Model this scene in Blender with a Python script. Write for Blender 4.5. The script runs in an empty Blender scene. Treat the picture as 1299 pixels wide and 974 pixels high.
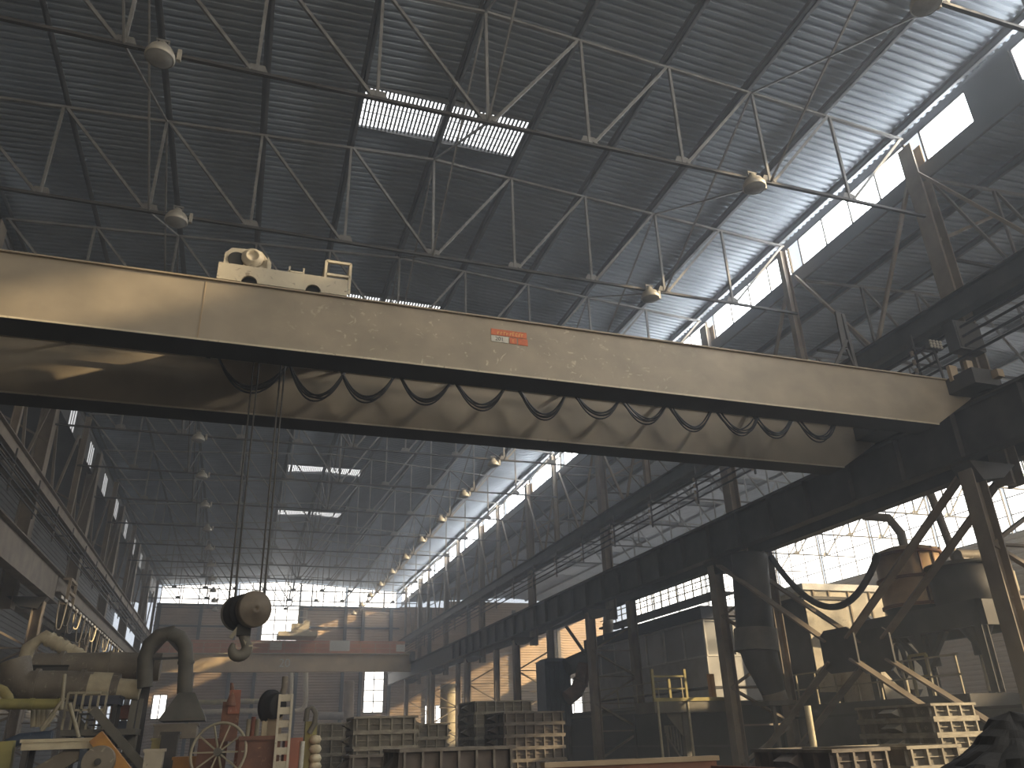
import bpy, math, random
from mathutils import Vector, Matrix
R = random.Random(7)
sc = bpy.context.scene
col = sc.collection
E = 1.65                                   # eye height above the floor
# ------------------------------------------------------------------ camera
F, CX, CY = 986.0, 649.5, 487.0
def _ray(u, v): return Vector(((u - CX) / F, -(v - CY) / F, -1.0))
_dy = _ray(290, 948).normalized()
_dx = _ray(3800, 838).normalized()
_dx = (_dx - _dx.dot(_dy) * _dy).normalized()
_dz = _dx.cross(_dy)
W = Matrix((_dx, _dy, _dz))
EYE = Vector((0, 0, E))
def at(u, v, X=None, Y=None, Z=None):      # a pixel of the photograph carried to a plane of the place
    r = W @ _ray(u, v)
    t = X / r.x if X is not None else (Y / r.y if Y is not None else (Z - E) / r.z)
    return EYE + r * t
cam = bpy.data.cameras.new('camera'); co = bpy.data.objects.new('camera', cam); col.objects.link(co)
cam.sensor_width = 36.0; cam.lens = F / 1299.0 * 36.0; cam.clip_end = 500; cam.clip_start = 0.05
m4 = W.to_4x4(); m4.translation = EYE; co.matrix_world = m4; sc.camera = co

# ------------------------------------------------------------------ mesh builder
class MB:
    def __init__(s): s.v = []; s.f = []; s.s = []
    def add(s, vs, fs, smooth=False):
        o = len(s.v); s.v += [tuple(p) for p in vs]
        s.f += [tuple(i + o for i in f) for f in fs]; s.s += [smooth] * len(fs); return s
    def box(s, x0, x1, y0, y1, z0, z1):
        return s.add([(x, y, z) for x in (x0, x1) for y in (y0, y1) for z in (z0, z1)],
                     [(0, 1, 3, 2), (4, 6, 7, 5), (0, 4, 5, 1), (2, 3, 7, 6), (0, 2, 6, 4), (1, 5, 7, 3)])
    def cbox(s, x, y, z, dx, dy, dz): return s.box(x - dx / 2, x + dx / 2, y - dy / 2, y + dy / 2, z - dz / 2, z + dz / 2)
    def frame(s, p, q, up=(0, 0, 1)):
        p = Vector(p); q = Vector(q); d = (q - p).normalized(); u = Vector(up)
        if abs(d.dot(u)) > .98: u = Vector((0, 1, 0)) if abs(d.y) < .9 else Vector((1, 0, 0))
        a = d.cross(u).normalized(); b = a.cross(d); return p, q, a, b
    def bar(s, p, q, w, h=None, up=(0, 0, 1)):
        h = h or w; p, q, a, b = s.frame(p, q, up)
        vs = [c + a * i * w / 2 + b * j * h / 2 for c in (p, q) for i, j in ((-1, -1), (1, -1), (1, 1), (-1, 1))]
        return s.add(vs, [(3, 2, 1, 0), (4, 5, 6, 7), (0, 1, 5, 4), (1, 2, 6, 5), (2, 3, 7, 6), (3, 0, 4, 7)])
    def ibeam(s, p, q, w, h, tf=.03, tw=.02, up=(0, 0, 1)):
        P, Q, a, b = s.frame(p, q, up)
        for k in (-1, 1): s.bar(P + b * k * (h - tf) / 2, Q + b * k * (h - tf) / 2, w, tf, up)
        return s.bar(P, Q, tw, h - 2 * tf, up)
    def tube(s, pts, r, n=10, caps=True):
        pts = [Vector(p) for p in pts]; rs = r if isinstance(r, (list, tuple)) else [r] * len(pts)
        vs = []; prev = None
        for i, p in enumerate(pts):
            d = (pts[min(i + 1, len(pts) - 1)] - pts[max(i - 1, 0)]).normalized()
            if prev is None:
                u = Vector((0, 0, 1)) if abs(d.z) < .9 else Vector((1, 0, 0)); a = d.cross(u).normalized()
            else: a = (prev - d * prev.dot(d)).normalized()
            prev = a; b = d.cross(a)
            vs += [p + (a * math.cos(2 * math.pi * k / n) + b * math.sin(2 * math.pi * k / n)) * rs[i] for k in range(n)]
        fs = [(i * n + k, i * n + (k + 1) % n, (i + 1) * n + (k + 1) % n, (i + 1) * n + k) for i in range(len(pts) - 1) for k in range(n)]
        s.add(vs, fs, True)
        if caps:
            s.add(vs[:n], [tuple(range(n))[::-1]]); s.add(vs[-n:], [tuple(range(n))])
        return s
    def lathe(s, c, prof, n=20, axis=(0, 0, 1)):
        c = Vector(c); d = Vector(axis).normalized(); u = Vector((0, 0, 1)) if abs(d.z) < .9 else Vector((1, 0, 0))
        a = d.cross(u).normalized(); b = d.cross(a); vs = []
        for r, h in prof: vs += [c + d * h + (a * math.cos(2 * math.pi * k / n) + b * math.sin(2 * math.pi * k / n)) * max(r, 1e-4) for k in range(n)]
        return s.add(vs, [(i * n + k, i * n + (k + 1) % n, (i + 1) * n + (k + 1) % n, (i + 1) * n + k) for i in range(len(prof) - 1) for k in range(n)], True)
    def cyl(s, p, q, r, n=16): return s.tube([p, q], r, n)
    def ring(s, c, R_, r, axis, n=28, m=6):
        c = Vector(c); d = Vector(axis).normalized(); u = Vector((0, 0, 1)) if abs(d.z) < .9 else Vector((1, 0, 0))
        a = d.cross(u).normalized(); b = d.cross(a); vs = []
        for i in range(n):
            e = a * math.cos(2 * math.pi * i / n) + b * math.sin(2 * math.pi * i / n)
            vs += [c + e * (R_ + r * math.cos(2 * math.pi * j / m)) + d * r * math.sin(2 * math.pi * j / m) for j in range(m)]
        return s.add(vs, [(i * m + j, ((i + 1) % n) * m + j, ((i + 1) % n) * m + (j + 1) % m, i * m + (j + 1) % m) for i in range(n) for j in range(m)], True)
    def prism(s, poly, off):                 # polygon (3-D points) swept by a vector
        poly = [Vector(p) for p in poly]; off = Vector(off); n = len(poly)
        return s.add(poly + [p + off for p in poly], [tuple(range(n))[::-1], tuple(range(n, 2 * n))] + [(k, (k + 1) % n, n + (k + 1) % n, n + k) for k in range(n)])
    def frustum(s, x, y, z0, z1, a0, b0, a1, b1):
        vs = [(x + i * a, y + j * b, z) for z, a, b in ((z0, a0 / 2, b0 / 2), (z1, a1 / 2, b1 / 2)) for i, j in ((-1, -1), (1, -1), (1, 1), (-1, 1))]
        return s.add(vs, [(3, 2, 1, 0), (4, 5, 6, 7), (0, 1, 5, 4), (1, 2, 6, 5), (2, 3, 7, 6), (3, 0, 4, 7)])
    def build(s, name, mat, parent=None, loc=None):
        org = loc if loc is not None else (Vector(wloc(parent)) if parent else Vector((0, 0, 0)))
        org = Vector(org)
        me = bpy.data.meshes.new(name); me.from_pydata([tuple(Vector(p) - org) for p in s.v], [], s.f)
        me.polygons.foreach_set('use_smooth', s.s); me.materials.append(mat); me.update()
        import bmesh
        bm = bmesh.new(); bm.from_mesh(me); bmesh.ops.recalc_face_normals(bm, faces=bm.faces); bm.to_mesh(me); bm.free()
        o = bpy.data.objects.new(name, me); col.objects.link(o)
        if parent: o.parent = parent
        else: o.location = org
        return o
_loc = {}
def wloc(o):
    while o.parent: o = o.parent
    return o.location
def tag(o, label=None, cat=None, group=None, kind=None):
    if label: o['label'] = label
    if cat: o['category'] = cat
    if group: o['group'] = group
    if kind: o['kind'] = kind
    return o
def thing(name, label, cat, loc=(0, 0, 0), group=None, kind='thing'):
    o = bpy.data.objects.new(name, None); col.objects.link(o); o.location = loc; o.empty_display_size = .2
    return tag(o, label, cat, group, kind)
def copy_tree(o, loc=None, label=None, parent=None):
    c = o.copy(); col.objects.link(c)
    if parent: c.parent = parent
    if loc is not None: c.location = loc
    if label: c['label'] = label
    for ch in list(o.children): copy_tree(ch, None, None, c)
    return c
ORD = 'first second third fourth fifth sixth seventh eighth ninth tenth eleventh twelfth thirteenth fourteenth fifteenth sixteenth seventeenth eighteenth nineteenth twentieth'.split()

# ------------------------------------------------------------------ materials
def mat(name, c1, c2=None, rough=.7, metal=0., scale=3., detail=6., lo=.35, hi=.7, bump=0., stretch=(1, 1, 1), c3=None, span=False):
    m = bpy.data.materials.new(name); m.use_nodes = True; nt = m.node_tree; b = nt.nodes['Principled BSDF']
    b.inputs['Roughness'].default_value = rough; b.inputs['Metallic'].default_value = metal
    c2 = c2 or tuple(x * .65 for x in c1)
    tc = nt.nodes.new('ShaderNodeTexCoord'); mp = nt.nodes.new('ShaderNodeMapping'); mp.inputs['Scale'].default_value = stretch
    no = nt.nodes.new('ShaderNodeTexNoise'); no.inputs['Scale'].default_value = scale; no.inputs['Detail'].default_value = detail
    cr = nt.nodes.new('ShaderNodeValToRGB'); cr.color_ramp.elements[0].position = lo; cr.color_ramp.elements[1].position = hi
    cr.color_ramp.elements[0].color = (*c2, 1); cr.color_ramp.elements[1].color = (*c1, 1)
    nt.links.new(tc.outputs['Object'], mp.inputs[0]); nt.links.new(mp.outputs[0], no.inputs['Vector'])
    nt.links.new(no.outputs[0], cr.inputs[0]); out = cr.outputs[0]
    if c3:
        n2 = nt.nodes.new('ShaderNodeTexNoise'); n2.inputs['Scale'].default_value = scale * 4.5; n2.inputs['Detail'].default_value = 8; n2.inputs['Distortion'].default_value = 1.2
        r2 = nt.nodes.new('ShaderNodeValToRGB'); r2.color_ramp.elements[0].position = .62; r2.color_ramp.elements[1].position = .70
        mx = nt.nodes.new('ShaderNodeMixRGB'); mx.inputs[2].default_value = (*c3, 1)
        nt.links.new(mp.outputs[0], n2.inputs['Vector']); nt.links.new(n2.outputs[0], r2.inputs[0]); sx = nt.nodes.new('ShaderNodeSeparateXYZ'); mr = nt.nodes.new('ShaderNodeValToRGB'); mr.color_ramp.interpolation = 'EASE'
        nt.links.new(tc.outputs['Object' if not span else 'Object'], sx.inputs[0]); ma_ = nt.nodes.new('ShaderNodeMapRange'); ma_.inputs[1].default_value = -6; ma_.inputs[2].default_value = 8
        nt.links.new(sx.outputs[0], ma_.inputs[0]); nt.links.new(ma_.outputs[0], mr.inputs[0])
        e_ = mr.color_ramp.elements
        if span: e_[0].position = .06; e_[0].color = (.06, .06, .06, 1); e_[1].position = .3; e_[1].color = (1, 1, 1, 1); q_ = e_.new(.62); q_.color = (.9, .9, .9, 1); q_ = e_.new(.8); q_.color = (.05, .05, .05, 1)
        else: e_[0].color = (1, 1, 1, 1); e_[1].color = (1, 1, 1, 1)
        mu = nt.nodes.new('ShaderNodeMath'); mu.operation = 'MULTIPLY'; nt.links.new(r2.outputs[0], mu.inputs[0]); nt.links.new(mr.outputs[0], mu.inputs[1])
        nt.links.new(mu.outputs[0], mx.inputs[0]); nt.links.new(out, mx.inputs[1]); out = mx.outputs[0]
    nt.links.new(out, b.inputs['Base Color'])
    if bump:
        bp = nt.nodes.new('ShaderNodeBump'); bp.inputs['Strength'].default_value = bump; bp.inputs['Distance'].default_value = .02
        nt.links.new(no.outputs[0], bp.inputs['Height']); nt.links.new(bp.outputs[0], b.inputs['Normal'])
    return m
def emit(name, c, s, trans=0.):
    m = bpy.data.materials.new(name); m.use_nodes = True; nt = m.node_tree; nt.nodes.clear()
    o = nt.nodes.new('ShaderNodeOutputMaterial'); e = nt.nodes.new('ShaderNodeEmission')
    e.inputs[0].default_value = (*c, 1); e.inputs[1].default_value = s; sh = e.outputs[0]
    if trans:
        t = nt.nodes.new('ShaderNodeBsdfTransparent'); x = nt.nodes.new('ShaderNodeMixShader'); x.inputs[0].default_value = trans
        nt.links.new(e.outputs[0], x.inputs[1]); nt.links.new(t.outputs[0], x.inputs[2]); sh = x.outputs[0]
    nt.links.new(sh, o.inputs[0]); return m
WIN = 25.0
M = dict(
    deck=mat('roof_sheet', (.34, .39, .44), (.255, .295, .34), .55, 0, .6),
    truss=mat('truss_steel', (.25, .245, .23), (.15, .145, .135), .55, .1, 2),
    purlin=mat('purlin_steel', (.22, .23, .24), None, .6, .1, 1),
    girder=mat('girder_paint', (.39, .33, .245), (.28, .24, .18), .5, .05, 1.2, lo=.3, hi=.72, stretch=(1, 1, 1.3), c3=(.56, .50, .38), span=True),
    girder2=mat('girder_rear_paint', (.42, .35, .25), (.30, .25, .18), .55, .05, .9),
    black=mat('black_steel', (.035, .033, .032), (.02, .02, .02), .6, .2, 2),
    dark=mat('dark_steel', (.085, .08, .075), (.05, .048, .046), .6, .2, 1.5),
    steel=mat('column_steel', (.30, .25, .19), (.19, .155, .12), .6, .1, 1.5),
    tanl=mat('sun_raised_tan', (.66, .50, .30), (.5, .38, .23), .55, 0, .6),  # base colour raised so the far crane girder looks sunlit through the haze
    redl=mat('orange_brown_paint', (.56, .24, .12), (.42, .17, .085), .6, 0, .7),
    tan=mat('tan_steel', (.48, .38, .25), (.33, .25, .16), .6, .05, 1.5),
    clad=mat('wall_cladding', (.46, .34, .23), (.33, .245, .165), .6, 0, .5),
    cladd=mat('dark_cladding', (.17, .17, .17), (.11, .11, .11), .6, 0, .4),
    floor=mat('foundry_floor', (.065, .056, .048), (.038, .034, .03), .85, 0, .5, bump=.3),
    cream=mat('cream_paint', (.66, .60, .46), (.52, .46, .35), .5, 0, 2, c3=(.3, .25, .18)),
    lamp=mat('lamp_housing', (.60, .56, .46), (.42, .39, .33), .45, .2, 6),
    lens=mat('lamp_glass', (.55, .56, .54), (.42, .42, .4), .2, 0, 5),
    rope=mat('wire_rope', (.10, .095, .085), (.06, .055, .05), .6, .3, 30),
    cable=mat('rubber_cable', (.02, .02, .02), (.012, .012, .012), .5, 0, 10),
    orange=mat('orange_sign', (.75, .20, .07), (.55, .13, .05), .5, 0, 8),
    white=mat('white_sign', (.72, .70, .62), (.55, .53, .46), .5, 0, 10),
    ink=mat('sign_ink', (.05, .05, .05), None, .6, 0, 5),
    ylw=mat('faded_yellow_lettering', (.85, .55, .18), (.75, .38, .12), .5, 0, 8),
    rust=mat('rust_brown', (.24, .11, .065), (.15, .07, .045), .75, 0, 3, c3=(.34, .2, .12)),
    red=mat('red_oxide_paint', (.42, .15, .09), (.28, .10, .06), .65, 0, 2, c3=(.45, .33, .25)),
    duct=mat('dusty_duct', (.30, .26, .20), (.19, .16, .125), .6, .1, 1.5, c3=(.42, .37, .28)),
    hood2=mat('brown_cover', (.20, .165, .12), (.13, .105, .08), .6, .1, 4),
    flaske=mat('worn_flask_edge', (.40, .365, .29), (.24, .215, .17), .6, .2, 5),
    flaskde=mat('worn_dark_edge', (.25, .22, .18), (.15, .13, .11), .6, .2, 5),
    hood=mat('hood_steel', (.20, .185, .15), (.13, .12, .10), .6, .15, 2),
    yellow=mat('yellow_paint', (.50, .42, .16), (.34, .29, .12), .55, 0, 3),
    olive=mat('olive_yellow_pipe', (.42, .38, .12), (.28, .25, .09), .55, 0, 3),
    gold=mat('orange_paint', (.60, .30, .06), (.42, .2, .05), .6, 0, 3),
    insul=mat('pale_insulation', (.74, .66, .46), (.58, .50, .34), .6, 0, 4),
    flask=mat('flask_iron', (.26, .235, .185), (.15, .135, .11), .7, .15, 3, c3=(.34, .30, .22)),
    flaskd=mat('dark_flask_iron', (.17, .14, .12), (.10, .085, .075), .7, .15, 3),
    panel=mat('cabin_panel', (.60, .60, .59), (.48, .48, .47), .5, 0, 2),
    glass=mat('cabin_glass', (.46, .47, .48), (.37, .38, .39), .3, 0, 1),
    wframe=mat('white_frame', (.78, .78, .76), (.66, .66, .64), .45, 0, 3),
    navy=mat('navy_fascia', (.05, .06, .10), (.035, .04, .07), .5, 0, 2),
    blue=mat('dark_blue_steel', (.06, .085, .13), (.035, .05, .08), .5, .1, 2, c3=(.13, .16, .2)),
    copper=mat('tan_tank', (.60, .42, .24), (.45, .30, .17), .45, .15, 2),
    scrap=mat('black_scrap', (.018, .017, .016), (.009, .009, .009), .8, 0, 4, bump=.6),
    rail=mat('rail_paint', (.50, .45, .32), (.36, .32, .22), .5, .1, 4),
    pane=emit('daylit_pane', (.95, .97, 1.), WIN, .45),
    pane_dim=emit('shaded_pane', (.95, .97, 1.), .7, .1),
    pane_boost=emit('boosted_pane', (1., .93, .82), 78., .3),  # emission raised well above the other clerestory panes
    pane_fill=emit('fill_light_pane', (1., .88, .70), 11., .05),  # fill light for the added windows behind the camera
    pane_side=emit('side_hall_pane', (1., .97, .92), 6., .5),
    skyp=emit('translucent_sheet', (.96, .97, 1.), 2.0),
    led=emit('work_lamp_glow', (1., .97, .9), 6.0),
)

# ------------------------------------------------------------------ setting
XC = 18.45
XR, XL, RX, YE, YB = 18.2, -9.4, 4.4, 98.0, -30.0
ZR, SL = 17.5 + E, .065                     # ridge (top chord) height and roof slope
ZLC = 13.7 + E
def ztop(x, zr=ZR, rx=RX): return zr - SL * abs(x - rx)
def struct(o, label=None): o['kind'] = 'structure'; return o
struct(MB().box(-24, 47, YB, 130, -.3, 0).build('floor', M['floor']))
NODES = [RX + 2.7 * k for k in range(-5, 6)]

def corrugated(mb, x0, x1, y0, y1, zf, pitch=.25, dep=.055):   # sheet with ridges along X
    n = int((y1 - y0) / pitch); prof = []
    for i in range(n):
        a = y0 + (y1 - y0) * i / n; p = (y1 - y0) / n
        prof += [(a, 0), (a + p * .45, 0), (a + p * .58, dep), (a + p * .87, dep)]
    prof.append((y1, 0)); k = len(prof)
    mb.add([(x, y, zf(x) + d) for x in (x0, x1) for y, d in prof], [(i, i + 1, k + i + 1, k + i) for i in range(k - 1)])
SKY = [(a, 1.7) for a in (17.75, 29.75, 41.75, 53.75, 65.75, 5.75, -6.25)]   # skylight starts along the ridge (1.6 m long each)
def deck(name, rx, zr, holes):
    mb = MB(); zf = lambda x: ztop(x, zr, rx) + .48
    for k in range(-5, 5):
        x0 = rx + 2.7 * k; x1 = x0 + 2.7; hs = sorted(holes) if k in (-1, 0) else []
        if k == -5 and rx < 10: x0 -= .6
        if k == 4: x1 += .4
        y = YB
        for h, hl in hs: 
            corrugated(mb, x0, x1, y, h, zf); y = h + hl
            mb.add([(xx, yy, zf(xx)) for xx in (x0, x0 + .1) for yy in (h, y)], [(0, 1, 3, 2)])
            mb.add([(xx, yy, zf(xx)) for xx in (x1 - .1, x1) for yy in (h, y)], [(0, 1, 3, 2)])
        corrugated(mb, x0, x1, y, YE, zf)
    o = struct(mb.build(name, M['deck']))
    mb = MB(); zt = lambda x: zf(x) + .12
    for s_ in (-1, 1):                      # weather skin over the sheets keeps daylight out except at the skylights
        a, b = (rx, rx + s_ * (13.9 if rx < 10 or s_ > 0 else 13.45))
        xs0, xs1 = rx + s_ * .1, rx + s_ * 2.6
        for u0, u1 in ((rx, xs0), (xs1, b)): mb.add([(xx, yy, zt(xx)) for xx in (u0, u1) for yy in (YB, YE)], [(0, 1, 3, 2)])
        y = YB
        for h, hl in sorted(holes) + [(YE, 0)]:
            mb.add([(xx, yy, zt(xx)) for xx in (xs0, xs1) for yy in (y, h)], [(0, 1, 3, 2)]); y = h + hl
    struct(mb.build(name + '_skin', M['purlin']))
deck('ceiling_main', RX, ZR, SKY)
RX2, ZR2 = 31.95, 16.1 + E
SKY2 = [(22.6, 1.7)] + [(28.6 + 6 * k, 4.6) for k in range(9)]
deck('ceiling_aisle', RX2, ZR2, SKY2)
nwin = [0]
def skylight(x0, x1, yl, zf):
    y, ln = yl
    nwin[0] += 1; root = thing('window_%d' % nwin[0], None, None, ((x0 + x1) / 2, y, zf(x0)), None, 'structure')
    a, b = x0 + .1, x1 - .1
    MB().add([(xx, yy, zf(xx) + .06) for xx in (a, b) for yy in (y, y + ln)], [(0, 1, 3, 2)]).build('pane', M['skyp'], root)
    mb = MB(); n = 20
    for i in range(n + 1):
        x = a + (b - a) * i / n; mb.box(x - .028, x + .028, y, y + ln, zf(x) - .03, zf(x) + .02)
    for i in range(int(ln / .4)): mb.box(a, b, y + .35 + .33 * i - .008, y + .35 + .33 * i + .008, min(zf(a), zf(b)), min(zf(a), zf(b)) + .02)
    mb.build('grid', M['purlin'], root)
    mb = MB(); z = zf((a + b) / 2)
    for (p, q, r, s_) in ((a - .05, b + .05, y - .05, y), (a - .05, b + .05, y + ln, y + ln + .05), (a - .05, a, y, y + ln), (b, b + .05, y, y + ln)): mb.box(p, q, r, s_, z - .1, z + .14)
    mb.build('frame', M['purlin'], root)
for y in SKY:
    zf = lambda x: ztop(x) + .48
    skylight(RX - 2.7, RX, y, zf); skylight(RX, RX + 2.7, y, zf)
for y in SKY2:
    zf = lambda x: ztop(x, ZR2, RX2) + .48
    skylight(RX2 - 2.7, RX2, y, zf); skylight(RX2, RX2 + 2.7, y, zf)

def purlins(rx, zr, where):
    for i, k in enumerate(range(-5, 6)):
        if where != 'main' and k == -5: continue
        x = rx + 2.7 * k; z = ztop(x, zr, rx)
        mb = MB().box(x - .02, x + .02, YB, YE, z + .27, z + .46).box(x - .02, x + .11, YB, YE, z + .27, z + .29).box(x - .11, x + .02, YB, YE, z + .44, z + .46)
        o = mb.build('roof_purlin', M['purlin'], None, (x, YB, z + .08))
        if where == 'main':
            d = abs(k); side = 'ridge' if k == 0 else ('%s from the ridge towards the bright clerestory' % ORD[d - 1] if k > 0 else '%s from the ridge towards the left columns' % ORD[d - 1])
            lab = 'long grey steel purlin running along the ridge between the skylights' if k == 0 else 'long steel purlin, ' + side
        else: lab = 'grey steel purlin under the lower side roof, %s from the clerestory' % ORD[i]
        tag(o, lab, 'purlin', 'roof purlins of the %s' % ('main hall' if where == 'main' else 'side hall'), 'thing')
purlins(RX, ZR, 'main'); purlins(RX2, ZR2, 'aisle')

# --- walls
def corr_x(mb, y, x0, x1, z0, z1, pitch=.3, dep=.05):           # wall facing -Y, ribs along X
    n = max(1, int((z1 - z0) / pitch)); prof = []
    for i in range(n):
        a = z0 + (z1 - z0) * i / n; p = (z1 - z0) / n
        prof += [(a, 0), (a + p * .5, 0), (a + p * .6, dep), (a + p * .9, dep)]
    prof.append((z1, 0)); k = len(prof)
    mb.add([(x, y + d, z) for x in (x0, x1) for z, d in prof], [(i, i + 1, k + i + 1, k + i) for i in range(k - 1)])
def corr_y(mb, x, y0, y1, z0, z1, s_=1, pitch=.3, dep=.05):      # wall facing X, ribs along Y
    n = max(1, int((z1 - z0) / pitch)); prof = []
    for i in range(n):
        a = z0 + (z1 - z0) * i / n; p = (z1 - z0) / n
        prof += [(a, 0), (a + p * .5, 0), (a + p * .6, dep), (a + p * .9, dep)]
    prof.append((z1, 0)); k = len(prof)
    mb.add([(x + d * s_, y, z) for y in (y0, y1) for z, d in prof], [(i, i + 1, k + i + 1, k + i) for i in range(k - 1)])
def window_y(y, x0, x1, z0, z1, z1b=None, nx=3, nz=1, label=None, pane='pane_side'):   # window in a wall facing Y
    nwin[0] += 1; z1b = z1 if z1b is None else z1b
    root = thing('window_%d' % nwin[0], label, None, ((x0 + x1) / 2, y, z0), None, 'structure')
    MB().add([(x0, y + .06, z0), (x1, y + .06, z0), (x1, y + .06, z1b), (x0, y + .06, z1)], [(0, 1, 2, 3)]).build('pane', M[pane], root)
    mb = MB()
    for i in range(nx + 1):
        x = x0 + (x1 - x0) * i / nx; t = z1 + (z1b - z1) * i / nx; mb.box(x - .05, x + .05, y - .02, y + .08, z0, t)
    for j in range(nz + 1):
        mb.bar((x0, y + .03, z0 + (z1 - z0) * j / nz), (x1, y + .03, z0 + (z1b - z0) * j / nz), .1, .09)
    mb.build('frame', M['dark'], root)
def window_x(x, y0, y1, z0, z1, ny=4, nz=1, label=None, pane='pane'):
    nwin[0] += 1
    root = thing('window_%d' % nwin[0], label, None, (x, (y0 + y1) / 2, z0), None, 'structure')
    MB().add([(x + .03, y0, z0), (x + .03, y1, z0), (x + .03, y1, z1), (x + .03, y0, z1)], [(0, 1, 2, 3)]).build('pane', M[pane], root)
    mb = MB()
    for i in range(ny + 1):
        y = y0 + (y1 - y0) * i / ny; mb.box(x - .02, x + .06, y - .03, y + .03, z0, z1)
    for j in range(nz + 1):
        z = z0 + (z1 - z0) * j / nz; mb.box(x - .02, x + .06, y0, y1, z - .03, z + .03)
    mb.build('frame', M['dark'], root)
# far end wall, with its high window band, its tall window and two openings
zb = 15.05 + E
mb = MB()
for (x0, x1, z0, z1) in ((XL, -8.3, 0, zb), (-8.3, -6.9, 0, 3.0 + E), (-8.3, -6.9, 5.4 + E, zb), (-6.9, 2.2, 0, zb), (2.2, 6.2, 0, 8.6 + E),
                         (6.2, 14.3, 0, zb), (14.3, 16.6, 0, 3.2 + E), (14.3, 16.6, 9.2 + E, zb), (16.6, XR, 0, zb)):
    corr_x(mb, YE, x0, x1, z0, z1)
struct(mb.build('wall_end', M['clad']))
def gtop(x): return ztop(x) + .35
for x0, x1 in ((XL + .3, -1.0), (-.7, 2.2), (2.2, 4.4), (4.4, 6.2), (6.3, 11.6), (11.8, XR - .4)):
    window_y(YE, x0, x1, zb, gtop(x0), gtop(x1), 4 if x1 - x0 > 4 else 2, 1)
window_y(YE, 2.2, 6.2, 8.6 + E, zb - .05, None, 3, 4)
window_y(YE, 14.3, 16.6, 3.2 + E, 9.2 + E, None, 2, 5)
window_y(YE, -8.3, -6.9, 3.0 + E, 5.4 + E, None, 2, 1)
mb = MB()
for (x0, x1, z0, z1) in ((XR, 21.6, 0, 15.2 + E), (21.6, 24.2, 0, .3), (21.6, 24.2, 5.5, 15.2 + E), (24.2, 39.6, 0, 16 + E), (39.6, 41.9, 8.4, 16. + E), (39.6, 41.9, 0, 3.2), (41.9, 45.6, 0, 16. + E)): corr_x(mb, YE, x0, x1, z0, z1)
struct(mb.build('wall_end_aisle', M['clad']))
window_y(YE, 21.6, 24.2, .3, 5.5, None, 2, 3)
window_y(YE, 39.6, 41.9, 3.2, 8.4, None, 2, 2)
# end wall posts and rails
mb = MB()
for x in (-9.0, -4.6, -.8, 1.9, 6.5, 11.7, 13.8, 17.2): mb.box(x - .18, x + .18, YE - .4, YE - .02, 0, zb)
for z in (zb - .1, 12.6 + E, 9.0 + E): mb.box(XL, 2.1, YE - .25, YE - .05, z - .1, z + .1).box(6.3, XR, YE - .25, YE - .05, z - .1, z + .1)
for x in (22., 27., 33., 39.): mb.box(x - .2, x + .2, YE - .4, YE - .02, 0, 15 + E)
struct(mb.build('trim_1', M['dark']))
# left wall, right of it the row of left columns
mb = MB()
corr_y(mb, -13.5, YB, YE, 0, 15.1 + E, -1)
struct(mb.build('wall_left', M['cladd']))
mb = MB().add([(XL - .1, YB, 15.1 + E), (-13.6, YB, 15.1 + E), (-13.6, YE, 15.1 + E), (XL - .1, YE, 15.1 + E)], [(0, 1, 2, 3)])
corr_y(mb, XL - .1, YB, YE, 16.45 + E, 17.4 + E, -1)
struct(mb.build('trim_2', M['cladd']))
# right clerestory wall strips above and below the glass
mb = MB()
corr_y(mb, XC, YB, YE, 16.9 + E, 17.4 + E, 1)
mb.box(XC - .05, XC + .05, YB, YE, 15.2 + E, 15.74 + E); mb.box(XC - .03, XC + .05, 10.5, 12.0, 15.7 + E, 16.95 + E)
struct(mb.build('wall_right', M['cladd']))
seg = [(12.0, 13.75)] + [(14.4 + 6 * k, 19.75 + 6 * k) for k in range(14)] + [(4.6, 10.45),  (-14., -8.2), (-20., -14.4), (-26., -20.4)]
for a, b in ((-1.6, 4.2), (-7.8, -2.0)): window_x(XC, a, b, 15.74 + E, 16.9 + E, 4, 1, None, 'pane_boost')  # unseen bays, brightened to cast the festoon cable shadows
for a, b in seg: window_x(XC, a, b, 15.74 + E, 16.9 + E, max(1, round((b - a) / 1.35)), 1)
for k in range(14): 
    a = 15.2 + 6 * k
    window_x(XL - .1, a + 2.5, a + 4.0, 15.1 + E, 16.45 + E, 3, 1, None, 'pane_dim')
mb = MB()
y = YB
for k in range(14):
    a = 15.2 + 6 * k; mb.box(XL - .16, XL - .06, y, a + 2.5, 15.1 + E, 16.45 + E); y = a + 4.0
mb.box(XL - .16, XL - .06, y, YE, 15.1 + E, 16.45 + E)
struct(mb.build('wall_left_upper', M['cladd']))
# far side wall of the side hall with its tall daylight windows
XA = 45.6
mb = MB(); corr_y(mb, XA, YB, YE, 0, 10.9 + E, 1); mb.box(XA, XA + .1, YB, YE, 15.3 + E, 16.5 + E)
struct(mb.build('wall_aisle', M['clad']))
for k in range(20): window_x(XA, YB + .15 + 6 * k + .0, YB + 5.85 + 6 * k, 10.9 + E, 15.3 + E, 3, 4, None, 'pane_side')
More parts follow.
